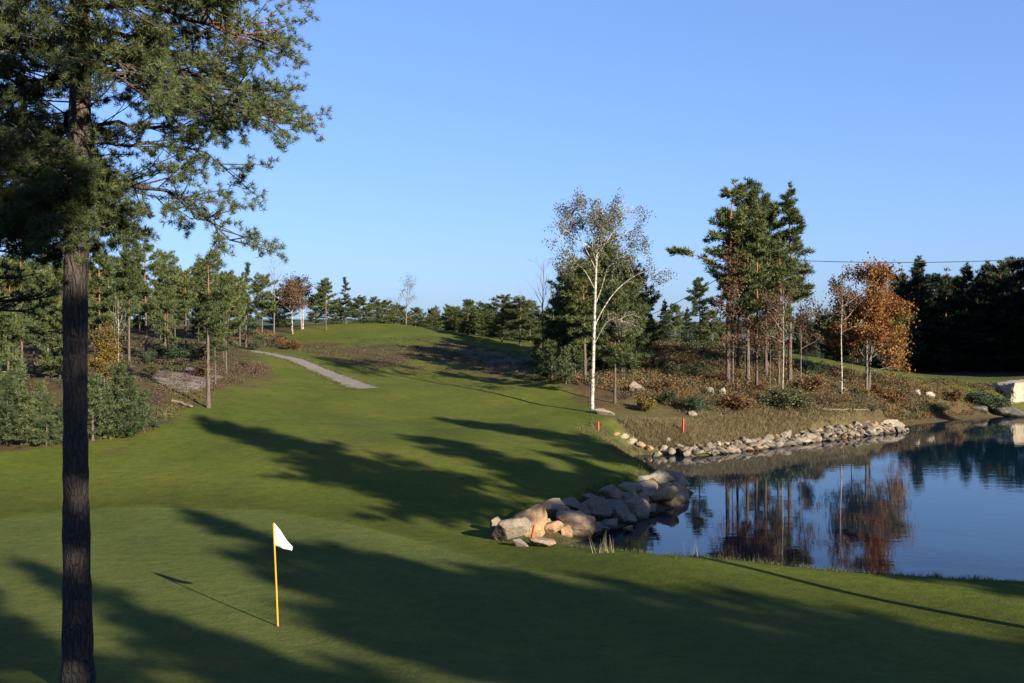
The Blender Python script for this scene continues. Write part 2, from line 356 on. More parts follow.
# ------------------------------------------------------------------ trees
def limb_path(start, az, el, length, curve, rng, n=6):
    P = [np.array(start, float)]; st = length/(n-1)
    for i in range(n-1):
        d = np.array([math.cos(az)*math.cos(el), math.sin(az)*math.cos(el), math.sin(el)])
        P.append(P[-1]+d*st); el += curve/(n-1)+rng.normal(0, .09); az += rng.normal(0, .12)
    return np.array(P)
def at_path(P, t):
    k = t*(len(P)-1); i = min(int(k), len(P)-2); f = k-i
    return P[i]*(1-f)+P[i+1]*f, unit(P[i+1]-P[i])
def dress_limb(P, r0, wood, C, D, rng, tw=8, tl=.36, sp=.3, up=.5, sides=5, t0=.3, twig_wood=True, zv=.16, clump=0):
    L = np.linalg.norm(np.diff(P, axis=0), axis=1).sum()
    wood.tube(P, np.linspace(r0, r0*.22, len(P)), sides)
    side = 1
    for t in np.linspace(t0, 1, tw):
        t = min(1, max(.1, t+rng.normal(0, .04))); p, d = at_path(P, t); side = -side
        ang = side*rng.uniform(.5, 1.15) if t < .97 else rng.normal(0, .2)
        c, s = math.cos(ang), math.sin(ang)
        q = unit(np.array([d[0]*c-d[1]*s, d[0]*s+d[1]*c, d[2]*.5+rng.normal(.12, zv)]))
        l = L*tl*(1.15-.6*t)*rng.uniform(.6, 1.2)
        e = p+q*l+np.array([0, 0, l*.08])
        if twig_wood: wood.tube(np.array([p, (p+e)/2+rng.normal(0, .03*l, 3), e]), [r0*.28, r0*.2, r0*.1], 4)
        k = max(2, int(l/sp)+1)
        if clump:                                              # shoots crowd the outer part of each twig
            for f in (.62, .82, 1.0):
                for _ in range(clump): C.append(p+(e-p)*f+rng.normal(0, .055, 3)); D.append(unit(q*.6+np.array([0, 0, up])+rng.normal(0, .45, 3)))
            continue
        for f in np.linspace(.35, 1, k):
            C.append(p+(e-p)*f+rng.normal(0, sp*.22, 3)); D.append(unit(q*.7+np.array([0, 0, up])+rng.normal(0, .25, 3)))
def wiggle_trunk(h, r, rng, lean=.0, n=12, wob=.012, flare=1.35):
    z = np.linspace(0, h, n); x = np.cumsum(rng.normal(0, wob*h/3, n)); y = np.cumsum(rng.normal(0, wob*h/3, n))
    x -= x[0]; y -= y[0]
    P = np.c_[x*np.linspace(0, 1, n)+lean*z, y*np.linspace(0, 1, n), z]
    Rr = r*(1-.85*(z/h)**1.1); Rr[0] *= flare
    P = np.r_[P[:1]-[[0, 0, .4]], P]; Rr = np.r_[Rr[0]*1.1, Rr]
    return P, Rr
def trunk_at(P, z):
    return np.array([np.interp(z, P[:, 2], P[:, 0]), np.interp(z, P[:, 2], P[:, 1]), z])

def make_conifer(seed, h=10, lo=.4, rad=1.9, shape='pine', r=.13, step=.38, per=(2, 4), L=.38, n=12, w=.075, needle='pine', bark='bark',
                 tw=10, sp=.28, wob=.012, gaps=.15, lean=0, dead=3, extra=()):
    rng = np.random.default_rng(seed); wood = Geo(); C = []; D = []
    P, Rr = wiggle_trunk(h, r, rng, lean, wob=wob); wood.tube(P, Rr, 9)
    z = lo*h
    while z < h*.97:
        u = (z-lo*h)/(h*(1-lo))
        if shape == 'pine': prof = (math.sin(PI*(.12+.80*u))**.75)*(1-.35*u)+.08; el = -.12+.75*u; cv = .35
        elif shape == 'spruce': prof = (1-u)**.85+.06; el = -.25+.7*u; cv = .25
        else: prof = (1-.85*u)*(.8+.2*math.sin(9*u))+.1; el = .12+.6*u; cv = .5
        for k in range(rng.integers(per[0], per[1]+1)):
            if rng.random() < gaps: continue
            zz = z+rng.uniform(-.5, .5)*step; Ln = rad*prof*rng.uniform(.55, 1.2)
            lp = limb_path(trunk_at(P, min(zz, h)), rng.uniform(0, 2*PI), el+rng.normal(0, .15), Ln, cv, rng)
            dress_limb(lp, max(.012, r*.30*(1-.6*u)), wood, C, D, rng, max(3, int(tw*prof+2)), .42, sp, t0=.28 if shape == 'pine' else .12)
        z += step*rng.uniform(.7, 1.35)
    for (zz, az, Ln) in extra:                                # single long boughs
        lp = limb_path(trunk_at(P, zz), az, .12, Ln*.72, .1, rng); lp[2:, 2] += 0; wood.tube(lp, np.linspace(r*.28, r*.16, len(lp)), 5)
        dress_limb(limb_path(lp[-1], az, .1, Ln*.5, .1, rng), r*.16, wood, C, D, rng, 14, .5, .2, t0=.05)
    for q in range(3): C.append(P[-1]+rng.normal(0, .08, 3)); D.append(np.array([0, 0, 1.]))
    for k in range(dead):                                     # bare dead snags below the crown
        zz = h*rng.uniform(lo*.45, lo); lp = limb_path(trunk_at(P, zz), rng.uniform(0, 2*PI), rng.normal(-.1, .25), rad*rng.uniform(.2, .5), -.2, rng, 4)
        wood.tube(lp, np.linspace(r*.15, .006, 4), 4)
    C = np.array(C); D = np.array(D); cr = Geo()
    tint = np.clip(.45+.22*rng.normal(size=len(C))+.1*(C[:, 2]/h-.6), 0, 1)
    tufts(cr, C, D, L, n, w, rng, tint)
    return dict(h=h, trunk=wood.mesh("conifer_trunk", M[bark], True), crown=cr.mesh("conifer_crown", M[needle], False, "tint"))

def grow(wood, tips, p, d, L, r, depth, rng, droop=0., spread=.6, kids=(3, 5), n=5, sides=6):
    P = [np.array(p, float)]; d = np.array(d, float)
    for i in range(n-1):
        d = unit(d+rng.normal(0, .10, 3)+np.array([0, 0, (.06 if droop <= 0 else -droop*(i/n))])); P.append(P[-1]+d*L/(n-1))
    P = np.array(P); wood.tube(P, np.linspace(r, r*.45, n), sides)
    if depth == 0:
        for t in np.linspace(.2, 1, 6): tips.append(at_path(P, t)[0])
        return
    for k in range(rng.integers(kids[0], kids[1]+1)):
        t = rng.uniform(.35, 1) if k else 1; q, dd = at_path(P, t)
        nd = unit(dd+rng.normal(0, spread, 3)+np.array([0, 0, .15]))
        grow(wood, tips, q, nd, L*rng.uniform(.5, .75), r*.45, depth-1, rng, droop, spread, kids, n, max(3, sides-1))
def make_broadleaf(seed, h=8, r=.1, lo=.35, limbs=9, limb_len=2.2, depth=2, leaf='orange', bark='greybark', lsize=.16, per=7, scatter=.18, droop=0, stems=1, kids=(3, 4),
                   top=.95, el=(.5, 1.1), smooth_tint=True):
    rng = np.random.default_rng(seed); wood = Geo(); tips = []
    for sN in range(stems):
        P, Rr = wiggle_trunk(h*(1 if sN == 0 else rng.uniform(.75, .92)), r*(1 if sN == 0 else .8), rng, (0 if sN == 0 else rng.choice([-1, 1])*rng.uniform(.05, .10)))
        if sN: P[:, 0] += .3*sN; P[:, 1] += .15
        wood.tube(P, Rr, 9); hh = P[-1, 2]
        for k in range(limbs):
            z = hh*(lo+(top-lo)*(k+rng.random())/limbs); e = rng.uniform(*el); a = k*2.4+rng.normal(0, .4)
            d = np.array([math.cos(a)*math.cos(e), math.sin(a)*math.cos(e), math.sin(e)])
            u = (z/hh-lo)/(1-lo); grow(wood, tips, trunk_at(P, z), d, limb_len*(1-.55*u)*rng.uniform(.7, 1.15), r*.38*(1-.5*u), depth-1, rng, droop, .55, kids)
        tips.append(P[-1])
    tips = np.array(tips); out = dict(h=h, trunk=wood.mesh("broadleaf_trunk", M[bark], True))
    if per > 0:
        C = np.repeat(tips, per, 0)+rng.normal(0, scatter, (len(tips)*per, 3))
        t = np.clip(np.repeat(rng.random(len(tips))*.5, per)+fbm(C[:, 0]*.8+3, C[:, 2]*.8, 2)*.9-.2+rng.normal(0, .08, len(C)), 0, 1)
        cr = Geo(); leaves(cr, C, lsize, rng, t); out['crown'] = cr.mesh("broadleaf_crown", M[leaf], False, "tint")
    return out
def make_shrub(seed, h=1.2, w=1.0, leaf='shrub', stems=12, per=12, lsize=.10, needle=False):
    rng = np.random.default_rng(seed); wood = Geo(); tips = []
    for k in range(stems):
        a = rng.uniform(0, 2*PI); e = rng.uniform(.7, 1.45)
        grow(wood, tips, (rng.normal(0, .08*w), rng.normal(0, .08*w), -.05), (math.cos(a)*math.cos(e)*w/h, math.sin(a)*math.cos(e)*w/h, math.sin(e)), h*rng.uniform(.45, .75), .014, 1, rng, 0, .5, (2, 3), 4, 4)
    tips = np.array(tips); cr = Geo(); C = np.repeat(tips, per, 0)+rng.normal(0, .09*h, (len(tips)*per, 3)); C[:, 2] = np.abs(C[:, 2])
    t = np.clip(np.repeat(rng.random(len(tips)), per)*.6+.2+rng.normal(0, .12, len(C)), 0, 1); leaves(cr, C, lsize, rng, t)
    return dict(h=h, trunk=wood.mesh("shrub_stems", M['greybark'], True), crown=cr.mesh("shrub_foliage", M[leaf], False, "tint"))

V = {}
def variants():
    for i in range(3): V['pine%d' % i] = make_conifer(10+i, 10, (.36, .46, .32)[i], (2.2, 1.9, 2.2)[i], needle='pine', per=(3, 5), gaps=.22)
    V['dense0'] = make_conifer(20, 9, .06, 2.9, 'pine', needle='pine', per=(4, 6), gaps=.1, dead=0, step=.42)
    V['dense1'] = make_conifer(21, 9, .10, 2.5, 'pine', needle='pine', per=(4, 6), gaps=.1, dead=2, step=.42)
    V['tall0'] = make_conifer(30, 15, .38, 2.1, 'pine', r=.15, needle='pine', per=(3, 5), gaps=.1, tw=8, step=.42, L=.40, w=.08)
    V['tall1'] = make_conifer(31, 15, .35, 1.6, 'pine', r=.14, extra=[(9.1, PI-.4, 3.2)], needle='pine', per=(2, 4), gaps=.3, step=.5, L=.40, w=.08)
    V['tall2'] = make_conifer(32, 15, .45, 1.7, 'spruce', r=.14, needle='pine', per=(2, 4), gaps=.15, step=.45, L=.40, w=.08)
    V['shade0'] = make_conifer(34, 15, .40, 2.2, 'spruce', r=.15, needle='pine', per=(4, 6), gaps=.12, tw=10, step=.42, L=.42, w=.09)
    V['shade1'] = make_conifer(35, 15, .36, 2.3, 'pine', r=.15, needle='pine', per=(4, 6), gaps=.12, tw=10, step=.42, L=.42, w=.09)
    V['shade2'] = make_conifer(36, 15, .56, 2.3, 'spruce', r=.15, needle='pine', per=(4, 6), gaps=.12, tw=10, step=.36, L=.42, w=.09)
    V['lone'] = make_conifer(33, 7.4, .50, 1.35, 'pine', r=.10, needle='pine', per=(3, 4), gaps=.28, step=.38, L=.27, w=.05, dead=12, wob=.006)
    V['spruce0'] = make_conifer(40, 10, .08, 1.9, 'spruce', needle='spruce', per=(3, 5), gaps=.1, dead=0, step=.34)
    V['spruce1'] = make_conifer(41, 10, .2, 1.6, 'spruce', needle='spruce', per=(2, 4), gaps=.2, dead=3)
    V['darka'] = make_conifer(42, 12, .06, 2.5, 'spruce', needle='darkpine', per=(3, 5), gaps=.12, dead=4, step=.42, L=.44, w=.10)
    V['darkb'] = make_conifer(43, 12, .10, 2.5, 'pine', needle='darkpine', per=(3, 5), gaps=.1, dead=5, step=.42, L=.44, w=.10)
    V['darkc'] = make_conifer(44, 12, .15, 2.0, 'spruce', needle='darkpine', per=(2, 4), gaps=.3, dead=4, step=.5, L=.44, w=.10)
    V['young0'] = make_conifer(50, 2.6, .04, 1.0, 'young', r=.05, step=.2, per=(3, 5), L=.2, n=12, w=.035, needle='young', tw=5, sp=.2, dead=0, gaps=.05)
    V['young1'] = make_conifer(51, 2.6, .04, 1.15, 'young', r=.05, step=.22, per=(3, 5), L=.2, n=12, w=.035, needle='young', tw=5, sp=.2, dead=0, gaps=.05)
    V['young2'] = make_conifer(52, 2.6, .06, .85, 'young', r=.05, step=.22, per=(3, 4), L=.2, n=12, w=.035, needle='young', tw=5, sp=.2, dead=0, gaps=.1)
    V['bare'] = make_broadleaf(60, 8, .08, .35, 10, 2.0, 3, bark='greybark', per=0, kids=(2, 4), el=(.6, 1.2))
    V['barebirch'] = make_broadleaf(61, 8, .07, .4, 9, 1.8, 3, leaf='birchleaf', bark='birch', per=1, lsize=.09, scatter=.1, kids=(2, 4), el=(.7, 1.2))
    V['roundtree'] = make_broadleaf(62, 7, .09, .3, 10, 1.9, 3, leaf='birchleaf', bark='greybark', per=1, lsize=.11, scatter=.15, kids=(3, 4), el=(.5, 1.2))
    V['orange0'] = make_broadleaf(70, 8, .10, .22, 19, 2.2, 3, leaf='orange', per=9, lsize=.17, scatter=.26, stems=2, kids=(3, 4), el=(-.1, .9))
    V['orange1'] = make_broadleaf(71, 6, .08, .35, 11, 1.7, 2, leaf='brownleaf', bark='birch', per=9, lsize=.17, scatter=.2, stems=2, kids=(3, 5))
    V['slim'] = make_broadleaf(72, 8, .055, .55, 14, 1.4, 3, leaf='brownleaf', bark='birch', per=2, lsize=.13, scatter=.14, kids=(2, 4), el=(.1, .9))
    V['brown'] = make_broadleaf(73, 8, .055, .25, 20, 1.5, 3, leaf='brownleaf', bark='greybark', per=3, lsize=.16, scatter=.2, kids=(2, 4), el=(.3, 1.1))
    V['yellow'] = make_broadleaf(74, 4, .05, .12, 12, 1.1, 2, leaf='yellow', bark='greybark', per=10, lsize=.13, scatter=.16, kids=(3, 5), stems=2)
    V['shrubg'] = make_shrub(80, 1.2, 1.1, 'shrub'); V['shrubr'] = make_shrub(81, 1.0, 1.0, 'rust'); V['shrubd'] = make_shrub(82, 1.4, 1.2, 'spruce')
    V['shruby'] = make_shrub(83, 1.0, .9, 'yellow'); V['twiggy'] = make_shrub(84, 1.1, 1.3, 'brownleaf', 16, 2, .08)
variants()

def plant(key, x, y, z, sc, rz, name, label, cat, group=None, shrub=False, tilt=0):
    v = V[key]; e = bpy.data.objects.new(name, None); COL.objects.link(e); e.location = (x, y, z); e.empty_display_size = .3
    e.rotation_euler = (tilt, tilt*.5, rz); e.scale = sc if hasattr(sc, "__len__") else (sc, sc, sc); tag(e, label, cat, group)
    o = bpy.data.objects.new("stem" if shrub else "trunk", v['trunk']); COL.objects.link(o); o.parent = e
    if 'crown' in v:
        o = bpy.data.objects.new("foliage" if shrub else "crown", v['crown']); COL.objects.link(o); o.parent = e
    return e
_rt = random.Random(3)
def tree(key, px, Y, top, name, label, cat='tree', group=None, wide=1.0, rz=None, foot=None):
    x = (px-CX)/F*Y; z = hz(x, Y)
    H = CAM_H+(HOR-top)/F*Y-z; s = H/V[key]['h']
    return plant(key, x, Y, z, (s*wide, s*wide, s), _rt.uniform(0, 6.28) if rz is None else rz, name, label, cat, group)
def shrub(key, px, py, hpx, name, label, cat='shrub', group=None, wide=1.0):
    x, y, z = ground(px, py); s = hpx/F*y/V[key]['h']
    return plant(key, x, y, z-.03, (s*wide, s*wide, s), _rt.uniform(0, 6.28), name, label, cat, group, key.startswith(('shrub', 'twig')))

# ------------------------------------------------------------------ ground sheet with its zones
def axis(lo, hi, fine, a, b, far):
    c = [np.arange(lo, hi, fine)]
    s = fine; v = hi; up = []
    while v < b: up.append(v); s *= 1.16; v += s
    up.append(b); s = fine; v = lo; dn = []
    while v > a: s *= 1.16; v -= s; dn.append(max(v, a))
    return np.concatenate([np.array(dn[::-1]), c[0], np.array(up)])
gx = axis(-45, 55, .4, -4000, 4000, 0); gy = axis(12, 112, .4, -300, 5000, 0)
GX, GY = np.meshgrid(gx, gy); XF = GX.ravel(); YF = GY.ravel()
ZF = height(XF, YF)
Z_HEATH = gpoly([(258,352),(300,342),(345,338),(440,340),(520,352),(560,385),(500,380),(470,372),(430,371),(395,372),(372,374),(330,358),(285,350)])
Z_BROWNL = gpoly([(140,392),(150,372),(200,368),(250,362),(268,368),(258,384),(215,393),(205,408),(160,425),(135,440),(110,446),(120,430)])
Z_FOREST = [(-200, 41), (-20.5, 41.5), (-17.8, 45.5), (-17.2, 50), (-19, 54), (-19.5, 61), (-21, 68), (-19.5, 76), (-21.5, 84), (-24, 95), (-23, 112), (-16, 122), (-14, 170), (-200, 250)]
Z_BANK = gpoly([(530,368),(575,398),(600,414),(618,430),(660,452),(700,452),(800,441),(905,431),(975,414),(968,400),(930,386),(900,381),(860,374),(800,366)])+[(26,92),(18,100),(8,112),(2,105),(3,85)]
Z_TAN = gpoly([(618,424),(660,421),(760,420),(815,419),(800,436),(700,449),(650,448)])
Z_LAWN2 = [(24,88),(30,90),(38,93),(60,96),(90,100),(90,118),(60,116),(40,114),(26,108)]
Z_FOREST2 = [(30,116),(60,117),(120,112),(200,60),(300,200),(100,300),(20,250),(15,130)]
Z_FOREST3 = [(-12,134),(-6,120),(4,112),(12,100),(20,110),(40,112),(60,117),(60,260),(-60,260),(-40,150),(-24,140)]
Z_SOIL = gpoly([(458,348),(500,352),(532,364),(528,374),(490,366),(462,356)])
Z_TEE = gpoly([(300,337),(350,330),(440,334),(440,346),(350,345)])
Z_GREEN = gpoly([(-60,528),(40,514),(140,508),(260,512),(350,524),(430,545),(520,572),(640,590),(800,606),(960,632),(1060,660)])+[(8,12.5),(-2,11.5),(-8,11.5),(-14,14),(-19,20)]
cmix = lambda c, k, w: c*(1-w[:, None])+np.array(k)[None]*w[:, None]
def zone(P, soft, nz=1.0):
    d = poly_sd(P, XF, YF)+(fbm(XF*.45+7, YF*.45, 4)-.5)*5*nz
    return 1-sstep(-soft, soft, d)
C0 = np.tile(np.array([.048, .0625, .0115]), (len(XF), 1)); RG = np.full(len(XF), .35)
# fairway mowing passes: two close tones of the same grass, curving with the hole
st = np.sin((XF+.25*YF+2*fbm(XF*.08, YF*.08, 2))*1.1)
C0 = C0*(1+.06*st)[:, None]
far = sstep(60, 75, YF)*(1-sstep(150, 200, YF)); C0 = cmix(C0, (.053, .0625, .0125), far*.7)
w = np.clip(sstep(.5, .62, fbm(XF*.2, YF*.2, 4))*(YF > 28), 0, 1)*.5; C0 = cmix(C0, (.057, .064, .014), w)
w = zone(Z_HEATH, .9, 1.1); hp = sstep(.36, .56, fbm(XF*.5+31, YF*.5, 4)); C0 = cmix(C0, (.052, .037, .024), w*hp*.95); C0 = cmix(C0, (.052, .052, .02), w*(1-hp)*.6); RG = RG*(1-w)+w
w = zone(Z_TEE, .5, .2); C0 = cmix(C0, (.049, .064, .013), w); RG = RG*(1-w)+.3*w
w = zone(Z_BROWNL, .8); C0 = cmix(C0, (.055, .043, .023), w*(.5+.5*hp)); RG = RG*(1-w)+w
w = zone(Z_FOREST, .6, .5); C0 = cmix(C0, (.045, .036, .022), w); RG = RG*(1-w)+w
w = zone(Z_BANK, .5, .5); hb = sstep(.35, .6, fbm(XF*.6+3, YF*.6+8, 4)); C0 = cmix(C0, (.055, .040, .025), w*hb); C0 = cmix(C0, (.062, .054, .028), w*(1-hb)); RG = RG*(1-w)+w
w = zone(Z_TAN, .4, .35); C0 = cmix(C0, (.085, .066, .034), w*.9); RG = RG*(1-w)+w
w = zone(Z_LAWN2, .8, .3); C0 = cmix(C0, (.042, .052, .013), w); RG = RG*(1-w)+.3*w
w = zone(Z_FOREST2, .8, .3); C0 = cmix(C0, (.032, .028, .018), w); RG = RG*(1-w)+w
w = sstep(180, 300, np.hypot(XF, YF)); C0 = cmix(C0, (.035, .05, .022), w)
dp = poly_sd(POND, XF, YF); w = (1-sstep(0, .9, dp))*(dp > -1)*(YF < 36)*(XF > 1); C0 = cmix(C0, (.032, .038, .014), w*.8)
w = (1-sstep(.9, 1.8, dp))*(dp > -1)*(YF > 32.5)*(YF < 50)*(XF < 10); C0 = cmix(C0, (.045, .036, .022), w*.9); RG = np.maximum(RG, w)
w = (1-sstep(.5, 2.6, dp))*(dp > -1)*(YF > 69)*(XF > 24); C0 = cmix(C0, (.05, .038, .024), w*.9); RG = np.maximum(RG, w)
w = (dp < 0)*1.0*(np.hypot(XF, YF) < 250); C0 = cmix(C0, (.03, .028, .02), w)
w = zone(Z_FOREST3, .8, .5); C0 = cmix(C0, (.036, .032, .02), w); RG = RG*(1-w)+w
w = zone(Z_SOIL, .4, .4); C0 = cmix(C0, (.078, .058, .045), w*.9); RG = RG*(1-w)+w
w = (1-sstep(.6, 1.6, dp))*(dp > -1)*(YF > 45)*(YF < 62)*(XF < 9.5); C0 = cmix(C0, (.075, .065, .033), w); RG = np.maximum(RG, w)
# longer first cut of grass round the green
dg = poly_sd(Z_GREEN, XF, YF); w = sstep(0, .4, dg)*(1-sstep(1.2, 5, dg+3*(fbm(XF*.4, YF*.4, 3)-.5))); C0 = C0*(1-.26*w)[:, None]
w = sstep(8, 22, XF)*(YF < 34); C0 = C0*(1-.16*w)[:, None]
g = Geo(); nx, ny = len(gx), len(gy)
i = (np.arange(ny-1)[:, None]*nx+np.arange(nx-1)[None]).ravel()
g.add(np.c_[XF, YF, ZF], None, np.stack([i, i+1, i+nx+1, i+nx], 1), C0)
me = g.mesh("ground", M['ground'], True, "zone")
at = me.attributes.new("rough", 'FLOAT', 'POINT'); at.data.foreach_set("value", RG.astype(np.float32))
kind(link("ground", me), "structure")

def drape(P, step, lift):
    """grid of ground points inside a plan outline, fitted to the outline by clamping each row"""
    P = np.asarray(P); y0, y1 = P[:, 1].min(), P[:, 1].max(); rows = []
    for y in np.linspace(y0+.02, y1-.02, int((y1-y0)/step)+2):
        xs = []
        for k in range(len(P)):
            a, b = P[k], P[(k+1) % len(P)]
            if (a[1] > y) != (b[1] > y): xs.append(a[0]+(y-a[1])*(b[0]-a[0])/(b[1]-a[1]))
        xs.sort()
        if len(xs) >= 2: rows.append((xs[0], xs[-1], y))
    m = max(4, int((P[:, 0].max()-P[:, 0].min())/step))
    U = np.linspace(0, 1, m); X = np.array([a+(b-a)*U for a, b, _ in rows]); Y = np.array([[y]*m for _, _, y in rows])
    Z = height(X.ravel(), Y.ravel())+lift; n = len(rows)
    j = (np.arange(n-1)[:, None]*m+np.arange(m-1)[None]).ravel()
    return np.c_[X.ravel(), Y.ravel(), Z], np.stack([j, j+1, j+m+1, j+m], 1)
def smooth_poly(P, it=3):
    P = np.asarray(P, float)
    for _ in range(it): P = np.stack([P*.75+np.roll(P, -1, 0)*.25, P*.25+np.roll(P, -1, 0)*.75], 1).reshape(-1, 2)
    return P
GP = smooth_poly(Z_GREEN); vv, qq = drape(GP, .25, .012)
g = Geo(); g.add(vv, None, qq, np.tile([.054, .068, .019], (len(vv), 1))*(1+.045*np.sin(vv[:, 0]*1.9+vv[:, 1]*.9))[:, None])
me = g.mesh("putting_green", M['green'], True, "zone"); at = me.attributes.new("rough", 'FLOAT', 'POINT'); at.data.foreach_set("value", np.full(len(vv), .3, np.float32))
kind(link("putting_green", me), "structure")
# pond and the far lake
g = Geo(); PP = np.array(POND); xs = np.linspace(-2, 75, 40); ys = np.linspace(20, 92, 40); A, B = np.meshgrid(xs, ys)
j = (np.arange(39)[:, None]*40+np.arange(39)[None]).ravel(); g.add(np.c_[A.ravel(), B.ravel(), np.zeros(1600)], None, np.stack([j, j+1, j+41, j+40], 1))
kind(link("pond_water", g.mesh("pond_water", M['water'], True)), "structure")
g = Geo(); g.add([(-4000, 600, 0), (4000, 600, 0), (4000, 4800, 0), (-4000, 4800, 0)], None, [[0, 1, 2, 3]])
kind(link("lake_water", g.mesh("lake_water", M['lake'])), "structure")
# far wooded ridge
g = Geo(); X = np.linspace(-2500, 2500, 300); zz = 9+13*fbm(X*.003, X*0+3, 4)+2.0*fbm(X*.06, X*0, 3)
prof = [(0, 1250, -4), (.55, 1290, 0), (1, 1400, 0), (.9, 1700, 0), (0, 2000, -4)]
Vv = np.concatenate([np.c_[X, np.full(300, y), zz*k+o] for k, y, o in prof])
j = (np.arange(4)[:, None]*300+np.arange(299)[None]).ravel(); g.add(Vv, None, np.stack([j, j+1, j+301, j+300], 1))
kind(link("hills", g.mesh("hills", mat_simple("far_woods", (.03, .045, .025), .95, .05, .3, .1), True)), "structure")

# gravel cart path, two arms: to the top of the mound and off behind the trees
def ribbon(name, pts, widths, lift=.03):
    W = np.array([ground(*p)[:2] for p in pts]); t = np.linspace(0, 1, len(W)); T = np.linspace(0, 1, 60)
    def cr(v): return np.interp(T, t, v)
    L = np.c_[cr(W[:, 0]), cr(W[:, 1])]
    for _ in range(6): L[1:-1] = (L[:-2]+2*L[1:-1]+L[2:])/4
    wd = np.interp(T, t, widths); d = unit(np.gradient(L, axis=0)); nrm = np.c_[-d[:, 1], d[:, 0]]
    rows = []; rg = np.random.default_rng(1)
    for k, u in enumerate(np.linspace(-1, 1, 7)):
        e = L+nrm*(u*wd/2*(1+(.5*(fbm(T*22+9*u, T*0+u, 3)-.5) if abs(u) > .6 else 0)))[:, None]
        rows.append(np.c_[e, height(e[:, 0], e[:, 1])+lift-(.06 if abs(u) > .9 else 0)])
    Vv = np.stack(rows, 1).reshape(-1, 3); j = (np.arange(59)[:, None]*7+np.arange(6)[None]).ravel()
    g = Geo(); g.add(Vv, None, np.stack([j, j+1, j+8, j+7], 1)); return kind(link(name, g.mesh(name, M['path'], True)), "structure")
ribbon("cart_path", [(368,389),(345,381),(322,371),(298,361),(270,354),(250,351)], [2.5,2.4,2.2,1.9,1.9,2.1])
PL = np.array([ground(*p)[:2] for p in [(368,389),(345,381),(322,371),(298,361),(270,354),(250,351)]])
# bare bedrock sheets
def slab(pts, lift, name="bedrock_path"):
    P = smooth_poly(gpoly(pts), 2); vv, qq = drape(P, .3, 0); d = -poly_sd(P, vv[:, 0], vv[:, 1])
    vv[:, 2] += -.03+lift*sstep(0, .8, d)+.10*(fbm(vv[:, 0]*.9, vv[:, 1]*.9, 4)-.5)*sstep(0, .5, d)
    g = Geo(); g.add(vv, None, qq); o = kind(link("bedrock", g.mesh("bedrock", M['slab'], True)), "structure"); return o
slab([(142,374),(156,367),(185,365),(208,372),(232,377),(216,386),(198,394),(176,393),(156,383)], .07)

# ------------------------------------------------------------------ rocks
def rock_mesh(seed, cuts=10, sub=4, rough=.06, sq=1.0):
    import bmesh
    rng = np.random.default_rng(seed); bm = bmesh.new(); bmesh.ops.create_icosphere(bm, subdivisions=sub, radius=1)
    P = np.array([v.co for v in bm.verts]); N = unit(rng.normal(size=(cuts, 3))); dd = rng.uniform(.46, .92, cuts)
    c = P@N.T; rr = np.where(c > .05, dd/np.maximum(c, .05), 9); r = np.minimum(rr.min(1), 1.15)
    Q = P*r[:, None]
    Q *= (1+rough*((fbm(P[:, 0]*2.5+seed, P[:, 1]*2.5+P[:, 2]*1.7, 4)-.5)*2+(fbm(P[:, 0]*7+seed, P[:, 2]*7-P[:, 1]*4, 3)-.5)))[:, None]
    for v, q in zip(bm.verts, Q): v.co = q
    me = bpy.data.meshes.new("rock"); bm.to_mesh(me); bm.free(); me.materials.append(M['rock'])
    return me
BIG = [rock_mesh(s) for s in range(100, 107)]; SMALL = [rock_mesh(s, 11, 2, .1) for s in range(120, 130)]
_rr = random.Random(9)
def boulder(cx, bot, w, h, colr, label, name="boulder", group=None, mesh=None, deep=.8, rz=None, tilt=.2, cat='boulder'):
    x, y, z = ground(cx, bot); W = w/F*y; H = h/F*y*1.08
    o = link(name, mesh or _rr.choice(BIG)); o.location = (x, y+W*deep*.42, z+H*.40)
    o.scale = (W*.60, W*.60*deep, H*.66); o.rotation_euler = (_rr.uniform(-tilt, tilt), _rr.uniform(-tilt, tilt), _rr.uniform(-.5, .5) if rz is None else rz)
    o.color = (*colr, 1); return tag(o, label, cat, group)
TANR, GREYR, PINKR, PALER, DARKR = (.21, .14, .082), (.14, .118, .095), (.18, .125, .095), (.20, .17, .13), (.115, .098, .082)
PG = 'boulders of the rock spit'
